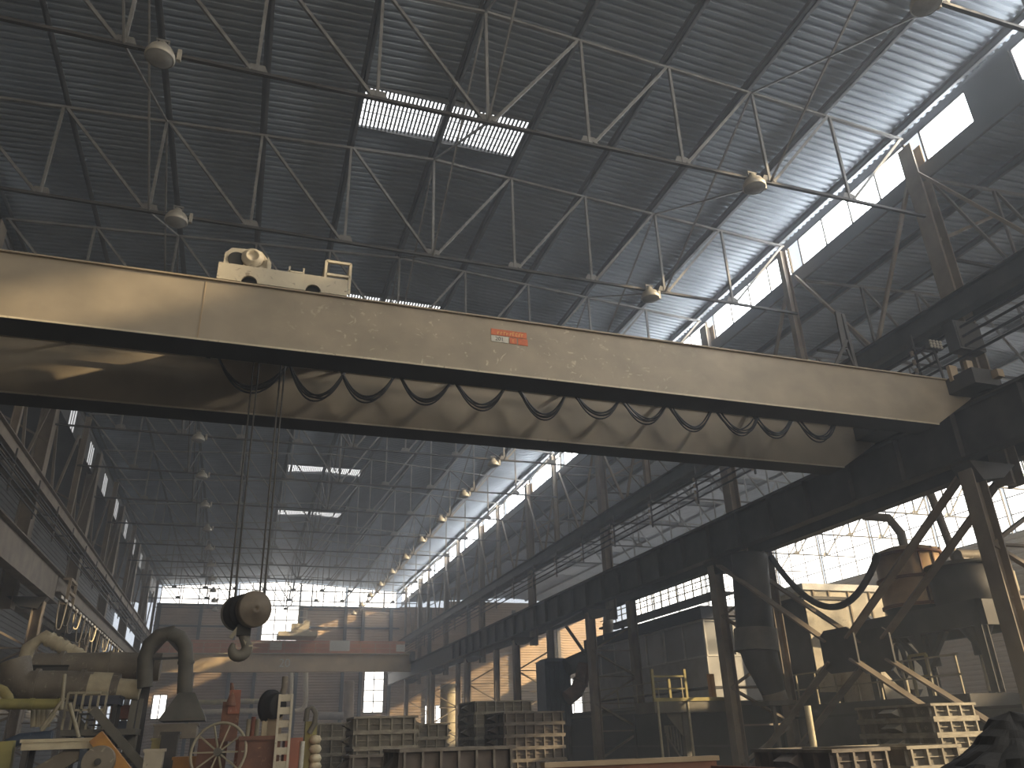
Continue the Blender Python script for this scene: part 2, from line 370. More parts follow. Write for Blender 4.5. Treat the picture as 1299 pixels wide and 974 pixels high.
# wall behind the camera, with the same high window band as the far one and added fill-light windows
mb = MB()
for (x0, x1, z0, z1) in ((XL - 4, -7.5, 0, zb), (-7.5, 5., 0, 9.), (-1.5, 5., 9., 15.5), (-7.5, 16.5, 15.5, zb), (5., 16.5, 0, 8.0), (10., 11.5, 8., 15.5), (16.5, XA, 0, zb)): corr_x(mb, YB, x0, x1, z0, z1)
mb.box(XL - 4, XL, YB - .1, YB, zb, 18 + E); mb.box(XR, XA, YB - .1, YB, zb, 17 + E)
struct(mb.build('wall_back', M['clad']))
window_y(YB, -7.5, -1.5, 9., 15.5, None, 4, 5, None, 'pane_fill')  # unseen window, added to throw fill light up the hall
for x0 in (5., 11.5): window_y(YB, x0, x0 + 5., 8., 15.5, None, 4, 6, None, 'pane_fill')  # two more added fill-light windows
for i in range(6): 
    x0 = XL + .2 + 4.55 * i; window_y(YB, x0, x0 + 4.4, zb, gtop(x0), gtop(x0 + 4.4), 4, 1)

# ------------------------------------------------------------------ roof trusses
def make_truss():
    t = thing('roof_truss', '', 'roof truss', (0, 0, 0), 'transverse roof trusses of the main hall')
    mb = MB()
    for s_ in (-1, 1):
        a = RX + s_ * 13.5
        mb.bar((RX, 0, ZR - .02), (a, 0, ztop(a) - .02), .085, .08)
    mb.build('top_chord', M['truss'], t)
    MB().bar((NODES[0], 0, ZLC), (NODES[-1], 0, ZLC), .085, .08).build('bottom_chord', M['dark'], t)
    for i, x in enumerate(NODES[1:-1]):
        MB().bar((x, 0, ZLC), (x, 0, ztop(x)), .075, .075).build('vertical_strut', M['truss'], t)
    for x in NODES[1:-1]:
        for s_ in ((-1, 1) if abs(x - RX) < .1 else ((1,) if x > RX else (-1,))):
            x2 = x + 2.7 * s_
            MB().bar((x + .12 * s_, 0, ZLC + .05), (x2 - .1 * s_, 0, ztop(x2) - .05), .085, .075).build('diagonal_strut', M['truss'], t)
    for x in NODES[1:-1]:
        MB().prism([(x - .28, -.02, ZLC - .04), (x + .28, -.02, ZLC - .04), (x + .16, -.02, ZLC + .24), (x - .16, -.02, ZLC + .24)], (0, .04, 0)).build('gusset_plate', M['truss'], t)
    return t
proto = make_truss()
TY = [13.95 + 6.0 * k for k in range(-1, 14)]
for i, y in enumerate(TY):
    o = proto if i == 0 else copy_tree(proto)
    o.location = (0, y, 0)
    o['label'] = 'grey steel roof truss spanning the main hall, %s from the camera' % ORD[i]
for i, y in enumerate([13.95 + 6.0 * k for k in range(-1, 8)]):
    o = copy_tree(proto, (27.55, y, -1.4), 'grey steel truss under the lower side roof, %s from the camera' % ORD[i]); o['group'] = 'trusses of the side hall'
# longitudinal cross bracing between the trusses
for px, w in ((-3.8, 'in line with the left lamps'), (RX, 'under the ridge'), (12.5, 'in line with the right lamps')):
    xx = min(NODES, key=lambda n: abs(n - px))
    for i in range(len(TY) - 1):
        y0, y1 = TY[i], TY[i + 1]; t = thing('cross_brace', 'thin roof bracing %s, from %s truss to %s' % (w, ORD[i], ORD[i + 1]), 'brace', (xx, y0, ZLC), 'longitudinal cross braces in the roof')
        MB().bar((xx, y0, ZLC), (xx, y1, ztop(xx)), .05).build('rod', M['truss'], t)
        MB().bar((xx, y0, ztop(xx)), (xx, y1, ZLC), .05).build('rod', M['truss'], t)
# ------------------------------------------------------------------ high-bay lamps
def make_lamp():
    t = thing('bay_lamp', '', 'lamp', (0, 0, 0), 'high-bay lamps under the trusses')
    MB().lathe((0, 0, -.52), [(.29, 0), (.31, .03), (.30, .12), (.24, .25), (.13, .33), (.09, .44), (.0, .45)], 22).build('housing', M['lamp'], t)
    MB().lathe((0, 0, -.53), [(0, -.03), (.2, -.015), (.285, .02)], 22).build('glass', M['lens'], t)
    MB().bar((-.12, 0, -.15), (-.12, 0, .0), .03).bar((.12, 0, -.15), (.12, 0, .0), .03).bar((-.14, 0, 0), (.14, 0, 0), .05).bar((-.12, 0, -.14), (.12, 0, -.14), .03).build('hanger', M['truss'], t)
    MB().cbox(.36, .03, -.3, .08, .1, .3).build('ballast_box', M['lamp'], t)
    return t
lp = make_lamp()
first = True
for side, x, ys in (('left', -2.95, TY), ('right', 11.85, TY)):
    n = 0
    for y in ys:
        if side == 'left' and y < 10: continue
        o = lp if first else copy_tree(lp); first = False
        o.location = (x, y - .12, ZLC + (.22 if side == 'left' else .1))
        o['label'] = 'round pale bay lamp on a truss, %s in the %s-hand row from the camera' % (ORD[n], side); n += 1

# ------------------------------------------------------------------ columns, runways, upper beams
def side_name(s_): return 'right' if s_ > 0 else 'left'
CY12 = [14.1 + 12 * k for k in range(-1, 7)]
RUNB, RUNT = 6.09 + E, 7.4 + E
for s_, xa in ((1, 18.2), (-1, -9.4)):
    n = 0
    for y in CY12:
        if y < 0: continue
        n += 1
        t = thing('steel_column', 'tall laced steel column under the crane runway, %s from the camera, %s side' % (ORD[n - 1], side_name(s_)), 'column', (xa, y, 0), 'laced columns on the %s side' % side_name(s_))
        xi = xa - s_ * 1.2; xo = xa + s_ * 1.2
        for nm, x, z1, w, h in (('crane_leg', xi, RUNB - .12, .40, .42), ('crane_leg', xo, 6.45 + E, .40, .42), ('upper_shaft', xa + s_ * .05, 16.45 + E, .42 if s_ > 0 else .6, .5 if s_ > 0 else .7)):
            z0 = 0 if nm == 'crane_leg' else RUNB - .6
            MB().ibeam((x, y, z0), (x, y, z1), h, w, .035, .03, (1, 0, 0)).build(nm, M['steel'], t)
        z = .6; k = 0
        mb = MB(); d = 1.25
        while z + d < RUNB:
            a, b = (xi, xo) if k % 2 == 0 else (xo, xi)
            mb.bar((a, y, z), (b, y, z + d), .15, .08); mb.bar((xi, y, z), (xo, y, z), .12, .06); z += d; k += 1
        mb.build('lacing', M['steel'], t)
        MB().prism([(xi - s_ * .3, y - .3, RUNB - .12), (xa, y - .3, RUNB - .12), (xa - s_ * .5, y - .3, RUNB - .5), (xi, y - .3, RUNB - .6)], (0, .6, 0)).build('cap_bracket', M['dark'], t)
    # runway girders
    for x, nm in ((xa - s_ * 1.2, 'near'), (xa + s_ * 1.2, 'far')):
        lab = ('deep dark crane runway girder along the %s side of the main hall' if nm == 'near' else 'crane runway girder of the neighbouring hall, just behind the %s columns') % side_name(s_)
        t = thing('runway_girder', lab, 'girder', (x, YB, RUNB))
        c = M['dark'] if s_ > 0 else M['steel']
        ye = YE - .5; b0, b1 = (RUNB, RUNT) if nm == 'near' else (6.45 + E, 6.92 + E)
        if s_ < 0 and nm == 'near': ye = 40.5
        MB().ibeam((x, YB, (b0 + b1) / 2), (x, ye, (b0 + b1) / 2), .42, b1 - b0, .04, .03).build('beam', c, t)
        if s_ > 0 and nm == 'near':
            st = None
            for k in range(0, 30):
                y = 8.1 + 2 * k
                if st is None: st = MB().box(x - .19, x + .19, y - .01, y + .01, RUNB + .04, RUNT - .04).build('stiffener', c, t)
                else: copy_tree(st, (0, 2 * k, 0), None, t)
        MB().box(x - .04, x + .04, YB, ye, b1, b1 + .12).build('rail', M['black'], t)
        if s_ < 0 and nm == 'near':
            t = thing('runway_girder', 'shallower crane runway girder on the left, carrying on beyond the deep near one', 'girder', (x, 40.6, RUNB))
            MB().ibeam((x, 40.6, 7.02 + E), (x, YE - .5, 7.02 + E), .42, .76, .04, .03).build('beam', c, t)
            MB().box(x - .04, x + .04, 40.6, YE - .5, RUNT, RUNT + .12).build('rail', M['black'], t)
            mb = MB()
            for yy in (40.7, 42.2): mb.bar((x + .5, yy, 6.1 + E), (x + .5, yy, 7.3 + E), .12).bar((x + .2, yy, 7.25 + E), (x + .55, yy, 7.25 + E), .1).bar((x + .2, yy, 6.15 + E), (x + .55, yy, 6.15 + E), .1)
            for zz in (6.15, 6.7, 7.25): mb.bar((x + .5, 40.7, zz + E), (x + .5, 42.2, zz + E), .12)
            mb.build('end_bracket', M['tan'], t)
    # walkway edge beam behind the rail
    # upper longitudinal beam
    x = xa - s_ * .55; zc = 10.45 + E
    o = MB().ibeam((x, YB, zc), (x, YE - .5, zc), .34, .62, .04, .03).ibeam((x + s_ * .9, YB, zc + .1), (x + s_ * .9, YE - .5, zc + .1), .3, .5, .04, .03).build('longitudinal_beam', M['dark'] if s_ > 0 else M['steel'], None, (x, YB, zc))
    tag(o, 'double longitudinal steel beam above the %s-hand runway, tying the columns' % side_name(s_), 'beam', None, 'thing')
    # intermediate posts above the beam
    n = 0
    for y in [20.1 + 12 * k for k in range(0, 7)]:
        n += 1
        o = MB().ibeam((xa - s_ * .35, y, zc + .3), (xa - s_ * .35, y, 16.5 + E), .24, .28, .02, .02, (1, 0, 0)).build('roof_post', M['steel'], None, (xa - s_ * .35, y, zc + .3))
        tag(o, 'slim steel post on the upper beam, %s one from the camera, %s side' % (ORD[n - 1], side_name(s_)), 'post', 'slim roof posts on the %s side' % side_name(s_), 'thing')
    # knee braces between columns and posts
    n = 0
    for y in CY12:
        if y < 0: continue
        n += 1; xx = xa - s_ * .1
        t = thing('wall_brace', 'V shaped braces on either side of the %s slim roof post, %s side' % (ORD[n - 1], side_name(s_)), 'brace', (xx, y, zc), 'bracing in the %s column row' % side_name(s_))
        for y2 in (y, y + 6):
            if y2 + 6 > YE: continue
            MB().bar((xx, y2 + .2, 15.3 + E), (xx, y2 + 3, zc + .35), .11, .09).build('strut', M['steel'], t)
            MB().bar((xx, y2 + 5.8, 15.3 + E), (xx, y2 + 3, zc + .35), .11, .09).build('strut', M['steel'], t)
        MB().bar((xx, y, 12.9 + E), (xx + s_ * 2.8, y, 14.4 + E), .1, .09).build('strut', M['steel'], t)
    # conductor bars
    for k in range(4):
        x = xa - s_ * 1.0; z = 8.75 + E + .27 * k
        t = thing('conductor_rail', 'thin dark conductor bar above the %s runway, %s from the bottom' % (side_name(s_), ORD[k]), 'conductor rail', (x, YB, z), 'conductor bars of the %s runway' % side_name(s_))
        MB().box(x - .02, x + .02, YB, YE - 1, z - .03, z + .03).build('bar', M['black'], t)
    for k in range(0, 20):
        y = 11 + 4 * k
        if y > 86: break
        x = xa - s_ * 1.0
        t = thing('conductor_bracket', 'small bracket of the conductor bars, %s runway, %s from the camera' % (side_name(s_), ORD[k]), 'bracket', (x, y, 8.5 + E), 'conductor brackets of the %s runway' % side_name(s_))
        MB().box(x + s_ * .03, x + s_ * .08, y - .04, y + .04, 8.55 + E, zc - .3).box(x - .03, x + s_ * .9, y - .04, y + .04, 9.7 + E, 9.78 + E).build('arm', M['dark'], t)
        for j in range(4): MB().cyl((x - .05, y, 8.75 + E + .27 * j - .07), (x - .05, y, 8.75 + E + .27 * j + .07), .05, 8).build('insulator', M['steel'], t)
p = at(1222, 430, Y=13.6)
jb = thing('junction_box', 'dark square junction box beside the first right column, above the crane end', 'box', (p.x, 13.6, p.z))
MB().box(p.x - .45, p.x + .45, 13.4, 13.75, p.z - .42, p.z + .42).build('case', M['dark'], jb); MB().box(p.x - .4, p.x + .4, 13.38, 13.4, p.z - .37, p.z + .37).build('door', M['dark'], jb)
# cross bracing with gusset plates between the first two right-hand laced columns
for x, w in ((17.0, 'nearer'), (18.3, 'farther')):
    y0, y1 = 14.1, 26.1; ym = 20.1; zt, zb_ = RUNB - .25, 0.25
    zm = at(1064, 825, X=17.0).z
    t = thing('portal_brace', 'dark steel X brace with gusset plate at the first right columns, %s of two' % w, 'brace', (x, ym, 0), 'X braces below the right runway')
    MB().prism([(x - .03, ym - .75, zm - .45), (x - .03, ym - .5, zm - .62), (x - .03, ym + .5, zm - .62), (x - .03, ym + .75, zm - .45), (x - .03, ym + .75, zm + .45), (x - .03, ym + .5, zm + .62), (x - .03, ym - .5, zm + .62), (x - .03, ym - .75, zm + .45)], (.06, 0, 0)).build('gusset_plate', M['dark'], t)
    for (ya, za) in ((y0 + .2, zt), (y1 - .2, zt), (y0 + .2, zb_), (y1 - .2, zb_)):
        d = Vector((0, ya - ym, za - zm)).normalized()
        MB().bar(Vector((x - .05, ym, zm)) + d * .55, (x - .05, ya, za), .06, .15, (1, 0, 0)).bar(Vector((x + .08, ym, zm)) + d * .55, (x + .08, ya, za), .06, .15, (1, 0, 0)).build('arm', M['steel'], t)

# ------------------------------------------------------------------ overhead crane
GB, GT = 6.7 + E, 7.95 + E
cr = thing('overhead_crane', 'large tan double girder overhead crane crossing the hall in front of the camera', 'crane', (RX, 15.2, GB))
def girder(y0, y1, name, m):
    x0, x1 = -8.3, 17.0
    prof = [(x0, GT - .5), (x0 + 1.3, GB), (x1 - 1.35, GB), (x1, GT - .42), (x1, GT), (x0, GT)]
    g = MB().prism([(x, y0, z) for x, z in prof], (0, y1 - y0, 0)).build(name, m, cr)
    MB().box(x0, x1, y0 - .06, y1 + .06, GT, GT + .03).build('top_flange', M['girder2'], g)
    MB().box(x0 + 1.3, x1 - 1.35, y0 - .03, y1 + .05, GB - .025, GB).build('bottom_flange', M['black'], g)  # black here stands in for the shade under the girder
    MB().box(x0 + 1.3, x1 - 1.35, y0 - .05, y0 - .03, GB - .025, GB + .01).build('flange_edge', M['cream'], g)
    return g
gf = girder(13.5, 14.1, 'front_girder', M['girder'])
gr = girder(16.9, 17.5, 'rear_girder', M['girder2'])
p = at(255, 400, Y=13.5)
MB().box(p.x - .012, p.x + .012, 13.488, 13.5, GB + .01, GT - .01).build('weld_seam', M['tan'], gf)
MB().box(-8, 16.9, 14.25, 14.30, GT - .35, GT - .25).build('cable_track', M['dark'], gr)
for s_, x in ((1, 17.0), (-1, -8.2)):
    c = MB().box(x - (.7 if s_ > 0 else .16), x + .16, 12.7, 18.3, RUNT + .16, GT + .02).build('end_carriage', M['dark'], cr)
    for y in (13.1, 17.9):
        MB().cyl((x - .06, y, RUNT + .42), (x + .06, y, RUNT + .42), .3, 24).build('wheel', M['black'], c)
    for y in (12.62, 18.38): MB().cbox(x, y, RUNT + .42, .2, .2, .2).build('buffer', M['tan'], c)
for (u, v, w, h) in ((1209, 474, .24, .42), (1231, 472, .2, .62)):
    p = at(u, v, Y=13.3); MB().cbox(p.x, 13.3, p.z, w, .1, h).build('guard_plate', M['tan'], cr)
# collector bracket on the front girder
b = MB(); q0 = at(1085, 464, Y=13.8); q1 = at(1064, 398, Y=13.8)
b.bar((q0.x, 13.8, GT), (q1.x + .1, 13.8, q1.z), .09).bar((q0.x - .75, 13.8, GT), (q1.x + .05, 13.8, (q1.z + GT) / 2 + .1), .07).bar((q1.x - .06, 13.8, GT + .75), (q1.x - .03, 13.8, q1.z + .05), .16, .05).bar((q0.x, 13.8, GT + .02), (q1.x, 13.8, GT + .7), .05)
b.box(q0.x - .2, q0.x + .2, 13.65, 13.95, GT, GT + .06)
b.build('collector_bracket', M['dark'], cr)
p = at(1183, 440, Y=13.8)
wl = thing('work_lamp', 'small multi-lens work lamp on a stem above the right crane end', 'lamp', (p.x, 13.8, GT + .03))
MB().bar((p.x + .1, 13.8, GT + .03), (p.x, 13.8, p.z), .05).build('stem', M['dark'], wl)
MB().cbox(p.x, 13.75, p.z + .02, .46, .12, .24).build('body', M['dark'], wl)
mb = MB()
for i in range(4):
    for j in range(3): mb.lathe((p.x - .165 + .11 * i, 13.68, p.z - .06 + .08 * j), [(.042, 0), (.035, -.02), (0, -.03)], 8, (0, 1, 0))
mb.build('lens', M['lamp'], wl)
# sign on the girder
sg = thing('crane_sign', 'faded orange and white number sign on the front crane girder', 'sign', (at(645, 427, Y=13.49)))
def rect(u0, v0, u1, v1, y): 
    a = at(u0, v0, Y=y); c = at(u1, v1, Y=y); return a.x, c.x, c.z, a.z
x0 = at(623, 420, Y=13.49).x; x1 = at(668, 428, Y=13.49).x; zt = at(623, 416.5, Y=13.49).z; zm = at(623, 424.5, Y=13.49).z; zbm = at(623, 432.5, Y=13.49).z
MB().box(x0, x1, 13.485, 13.497, zm + .008, zt).build('banner', M['orange'], sg)
xm = x0 + (x1 - x0) * .5; xn = x0 + (x1 - x0) * .74
npl = MB().box(x0, xm - .02, 13.485, 13.497, zbm, zm - .008).build('number_plate', M['white'], sg)
MB().box(xm + .01, xn - .02, 13.485, 13.497, zbm, zm - .008).build('unit_plate', M['orange'], sg)
MB().box(xn + .01, x1 + .02, 13.485, 13.497, zbm - .01, zm - .008).build('unit_plate', M['orange'], sg)
def text(name, body, x, y, z, size, m, parent, align='LEFT'):
    cu = bpy.data.curves.new(name, 'FONT'); cu.body = body; cu.size = size; cu.extrude = .002; cu.align_x = align
    tmp = bpy.data.objects.new(name, cu); col.objects.link(tmp)
    dg = bpy.context.evaluated_depsgraph_get(); me = bpy.data.meshes.new_from_object(tmp.evaluated_get(dg))
    bpy.data.objects.remove(tmp); me.name = name; me.materials.clear(); me.materials.append(m)
    o = bpy.data.objects.new(name, me); col.objects.link(o); o.parent = parent
    o.location = Vector((x, y, z)) - Vector(wloc(parent)); o.rotation_euler = (math.pi / 2, 0, 0); return o
hh = zm - zbm
text('lettering', '201', x0 + .08, 13.481, zbm + hh * .2, hh * .85, M['ink'], npl)
text('lettering', 't', xm + .06, 13.481, zbm + hh * .22, hh * .85, M['ylw'], sg)
mb = MB()                                    # worn, unreadable lettering on the banner
xx = x0 + .13; rr = random.Random(3)
while xx < x1 - .1:
    h = hh * rr.uniform(.35, .6); mb.box(xx, xx + .018, 13.48, 13.486, zm + .03, zm + .03 + h); mb.box(xx, xx + .045, 13.48, 13.486, zm + .03 + h - .02, zm + .03 + h); xx += rr.uniform(.055, .08)
mb.build('worn_lettering', M['ylw'], sg)
# trolley
YT = 13.53
a = at(275, 352, Y=YT); bq = at(440, 373, Y=YT)
tx0, tx1 = a.x, bq.x; tz0 = GT + .06
tr = thing('crane_trolley', 'pale hoist trolley with motor standing on top of the near crane', 'trolley', ((tx0 + tx1) / 2, 15.4, GT))
fr = MB()
holes = [tx0 + (tx1 - tx0) * .24, tx0 + (tx1 - tx0) * .73]
poly = [(tx0, tz0)]
for hx in holes:
    for k in range(9):
        an = math.pi - math.pi * k / 8; poly.append((hx + .15 * math.cos(an), tz0 + .15 * math.sin(an)))
poly += [(tx1, tz0), (tx1, tz0 + .36), (tx0, tz0 + .36)]
for yy in (YT - .06, 17.1): fr.prism([(x, yy, z) for x, z in poly], (0, .05, 0))
fr.box(tx0, tx0 + .1, YT, 17.1, tz0 + .06, tz0 + .36).box(tx1 - .1, tx1, YT, 17.1, tz0 + .06, tz0 + .36).box(tx0, tx1, YT, 17.1, tz0 + .28, tz0 + .34)
fr.build('frame', M['cream'], tr)
for hx in holes:
    for yy in (YT + .06, 17.0): MB().cyl((hx, yy, GT + .17), (hx, yy + .08, GT + .17), .14, 20).build('wheel', M['black'], tr)
mc = at(318, 338, Y=YT + .2); mz = tz0 + .36
mx = mc.x
MB().cyl((mx + .02, YT + .1, mz + .3), (mx + .02, YT + .75, mz + .3), .21, 24).lathe((mx + .02, YT + .1, mz + .3), [(0, -.02), (.10, -.02), (.105, -.09), (.13, -.09), (.14, -.04), (.19, -.03), (.21, 0)], 24, (0, 1, 0)).build('motor', M['cream'], tr)
g = MB().prism([(mx - .5, YT + .16, mz), (mx - .5, YT + .16, mz + .36), (mx - .38, YT + .16, mz + .5), (mx - .05, YT + .16, mz + .52), (mx + .18, YT + .16, mz + .5), (mx + .32, YT + .16, mz + .32), (mx + .34, YT + .16, mz)], (0, .8, 0)).build('gearbox', M['cream'], tr)
mb = MB()
for k in range(9): mb.ring((mx + .02, YT + .2 + .06 * k, mz + .3), .22, .014, (0, 1, 0), 24, 4)
mb.build('cooling_fin', M['cream'], tr)
MB().cyl((mx - .27, YT + .13, mz + .24), (mx - .27, YT + .18, mz + .24), .16, 20).build('recess_disc', M['black'], tr)  # black disc painting the shade of a recess in the gearbox
MB().prism([(mx + .3, YT + .05, mz), (mx + .3, YT + .05, mz + .34), (mx + .38, YT + .05, mz + .2), (mx + .38, YT + .05, mz)], (0, .5, 0)).build('brake_box', M['cream'], tr)
MB().cyl((mx + .9, YT + .6, mz + .18), (mx + .9, 16.6, mz + .18), .22, 24).build('rope_drum', M['dark'], tr)
ra, rb = at(412, 360, Y=YT).x, at(443, 365, Y=YT).x; rz = at(412, 331, Y=YT).z
mb = MB()
for yy in (YT, 17.0):
    mb.bar((ra, yy, mz - .3), (ra, yy, rz), .05).bar((rb, yy, mz - .3), (rb, yy, rz), .05).bar((ra, yy, rz), (rb, yy, rz), .05).bar((ra, yy, (rz + mz) / 2 - .1), (rb, yy, (rz + mz) / 2 - .1), .05)
mb.bar((ra, YT, rz), (ra, 17, rz), .05).bar((rb, YT, rz), (rb, 17, rz), .05)
mb.build('handrail', M['cream'], tr)
ha, hb = at(366, 355, Y=YT).x, at(384, 358, Y=YT).x
MB().bar((ha, YT, mz), (ha, YT, mz + .16), .03).bar((hb, YT, mz), (hb, YT, mz + .16), .03).bar((ha - .03, YT, mz + .05), (hb, YT, mz + .05), .03).build('small_bracket', M['cream'], tr)
# hook block and ropes
HY = 15.2; hc = at(312, 775, Y=HY)
hk = thing('hook_block', 'heavy round hook block hanging on four wire ropes under the near crane', 'hook block', hc)
ax = Vector((.46, -.88, 0)).normalized(); L = .72
c0 = hc - ax * L / 2
MB().lathe(c0, [(0, .03), (.27, .03), (.30, .06), (.30, .16), (.25, .17), (.25, .30), (.31, .31), (.31, .36), (.25, .37), (.25, .48), (.29, .49), (.29, L - .14), (0, L - .14)], 40, ax).build('sheave', M['black'], hk)
MB().lathe(c0, [(.29, L - .16), (.315, L - .15), (.315, L - .02), (.30, L), (.09, L), (.085, L + .012), (.03, L + .012), (.03, L - .02), (0, L - .02)], 40, ax).build('cover_plate', M['hood2'], hk)
MB().lathe(c0, [(.0, 0), (.28, 0), (.31, .02), (.31, .07), (.0, .07)], 40, ax).build('cover_plate', M['hood'], hk)
sd = Vector((ax.y, -ax.x, 0))
MB().cbox(hc.x, hc.y, hc.z - .34, .24, .24, .18).build('yoke', M['black'], hk)
# hook: a swept C
Hc = Vector((hc.x - .06, hc.y, hc.z - .63)); pts = [Hc + Vector((.07, 0, .36)), Hc + Vector((.07, 0, .22))]; rs = [.085, .10]
for k in range(13):
    an = math.radians(40 - k * 21); pts.append(Hc + Vector((.02 + .125 * math.cos(an), 0, .135 * math.sin(an)))); rs.append(.085 + .02 * math.sin(math.pi * k / 12) - (.05 * max(0, k - 8) / 4))
h_ = MB().tube(pts, rs, 12).build('hook', M['hood'], hk)
mb = MB()
for yy in (-.075, .075): mb.bar(Hc + Vector((-.15, yy, .16)), Hc + Vector((-.02, yy, .36)), .025, .06).bar(Hc + Vector((-.02, yy, .36)), Hc + Vector((.14, yy, .02)), .02, .03).bar(Hc + Vector((.14, yy, .02)), Hc + Vector((.24, yy, .03)), .02, .03)
mb.build('safety_latch', M['rail'], hk)
for (u0, u1, dy) in ((321, 292, .2), (328, 299, .2), (356, 330, -.2), (361, 336, -.2)):
    pa = at(u0, 460, Y=HY + dy); pb = at(u1, 748, Y=HY + dy)
    MB().cyl((pa.x, HY + dy, GT + .3), (pb.x, HY + dy, hc.z + .1), .017, 8).build('rope', M['rope'], hk)
# festoon cables
YF = 16.25
lows = [(318, 495), (400, 506), (465, 508), (540, 511), (610, 518), (690, 530), (760, 528), (820, 535), (880, 545), (940, 550), (985, 553), (1040, 558)]
for i, (u, v) in enumerate(lows):
    pl = at(u, v, Y=YF); w = .66 if i else .8
    t = thing('festoon_cable', 'black cable loop hanging between the crane girders, %s from the left' % ORD[i], 'cable', (pl.x, YF, GT - .1), 'festoon cable loops under the crane')
    for j in range(5):
        dz = (0, .06, -.05, .03, .1)[j] * (1 + .5 * R.random()); sx = R.uniform(-.06, .06)
        pts = []
        for k in range(17):
            s_ = -1 + 2 * k / 16; pts.append((pl.x + sx * (1 - s_ * s_) + s_ * w, YF + (j - 2) * .04, pl.z + dz + (GT - .12 - pl.z - dz) * abs(s_) ** 2.1))
        MB().tube(pts, .02, 6).build('cable', M['cable'], t)
    MB().cbox(pl.x - w, YF, GT - .1, .1, .18, .08).build('carrier', M['dark'], t)
tk = MB().box(-8, 16.7, YF - .05, YF + .05, GT - .05, GT + .03)
for k in range(9): tk.box(-7 + 2.8 * k, -6.9 + 2.8 * k, YF, 16.86, GT - .02, GT + .03)
tk.build('festoon_track', M['dark'], cr)

# ------------------------------------------------------------------ far crane
Y2 = 84.
c2 = thing('overhead_crane', 'distant tan overhead crane with orange rear girder near the far wall', 'crane', (RX, Y2, GB))
g2 = MB().box(-8.3, 17.0, Y2, Y2 + .7, GB - .1, GT + .35).build('front_girder', M['tanl'], c2)
MB().box(-8.3, 17.0, Y2 + 3.6, Y2 + 4.3, GT + .5, GT + 2.0).build('rear_girder', M['redl'], c2)
for x in (-8.2, 17.0): MB().box(x - .2, x + .2, Y2 - 1, Y2 + 5.2, RUNT + .15, GT + .5).build('end_carriage', M['dark'], c2)
mb = MB()
for k in range(17): mb.bar((-7.8 + 1.5 * k, Y2 - .25, GT + .35), (-7.8 + 1.5 * k, Y2 - .25, GT + 1.35), .05)
mb.bar((-8, Y2 - .25, GT + 1.35), (16.8, Y2 - .25, GT + 1.35), .05).bar((-8, Y2 - .25, GT + .85), (16.8, Y2 - .25, GT + .85), .04).box(-8.2, 16.9, Y2 - .4, Y2, GT + .28, GT + .36)
mb.build('handrail', M['rail'], c2)
t2 = thing('crane_trolley', 'pale hoist trolley on the distant crane in front of the tall window', 'trolley', (5.9, Y2 + 2, GT + .4))
pc = at(378, 805, Y=Y2)
MB().box(pc.x - 1.9, pc.x + 1.9, Y2 + .1, Y2 + 3.9, GT + 2.05, GT + 2.5).build('frame', M['cream'], t2)
MB().cbox(pc.x + .1, Y2 + 1, GT + 2.9, 1.5, 1.0, .8).cbox(pc.x + .8, Y2 + 1, GT + 3.1, .6, .8, 1.0).build('motor', M['cream'], t2)
MB().bar((pc.x, Y2 + 1.2, GT + 2.5), (pc.x, Y2 + 1.2, GT + 4.7), .07).bar((pc.x + .8, Y2 + 1.2, GT + 2.5), (pc.x + .8, Y2 + 1.2, GT + 4.7), .07).bar((pc.x, Y2 + 1.2, GT + 4.7), (pc.x + .8, Y2 + 1.2, GT + 4.7), .07).bar((pc.x, Y2 + 1.2, GT + 4.), (pc.x + .8, Y2 + 1.2, GT + 4.), .07).build('handrail', M['cream'], t2)
s2 = thing('crane_sign', 'white marking on the side of the distant crane girder', 'sign', (at(361, 841, Y=Y2 - .01)))
text('lettering', '20', s2.location.x - .55, Y2 - .02, s2.location.z - .35, 1.1, M['white'], s2)
p = at(350, 819, Y=Y2 + 3.58)
s3 = thing('crane_sign', 'small white plate on the orange rear girder of the distant crane', 'sign', (p.x, Y2 + 3.58, p.z))
MB().box(p.x - .6, p.x + .6, Y2 + 3.55, Y2 + 3.59, p.z - .4, p.z + .4).build('plate', M['white'], s3)
for (u, v, w, h, lb) in ((431, 819, 2.0, 1.0, 'white panel on the handrail of the distant crane near its trolley'), (508, 822, .9, .7, 'small white panel at the right end of the distant crane')):
    p = at(u, v, Y=Y2 - .3); o = MB().box(p.x - w / 2, p.x + w / 2, Y2 - .33, Y2 - .29, p.z - h / 2, p.z + h / 2).build('sign_panel', M['white'], None, p); tag(o, lb, 'panel', None, 'thing')

# ------------------------------------------------------------------ ground-level plant, left side
def P(pts, Y): return [at(u, v, Y=Y) for u, v in pts]
def one(name, mb, m, label, cat, group=None):          # a thing that is a single mesh
    n = len(mb.v); c = Vector((sum(p[0] for p in mb.v) / n, sum(p[1] for p in mb.v) / n, min(p[2] for p in mb.v)))
    return tag(mb.build(name, m, None, c), label, cat, group, 'thing')
def pipe(name, pts, Y, r, m, label, cat='pipe', group=None, collars=(), n=14, cm=None):
    q = P(pts, Y); t = thing(name, label, cat, q[0], group)
    MB().tube(q, r, n).build('tube', m, t)
    for f in collars:
        i = min(int(f * (len(q) - 1)), len(q) - 2); a = q[i].lerp(q[i + 1], f * (len(q) - 1) - i); d = (q[i + 1] - q[i]).normalized()
        MB().cyl(a - d * .05, a + d * .05, r * 1.14, n).build('collar', cm or m, t)
    return t
pipe('air_duct', [(42, 847), (90, 846), (150, 845), (204, 846)], 27., .40, M['duct'], 'thick brown dusty duct running level beside the curved hood pipe', 'duct', None, (.25, .6, .85))
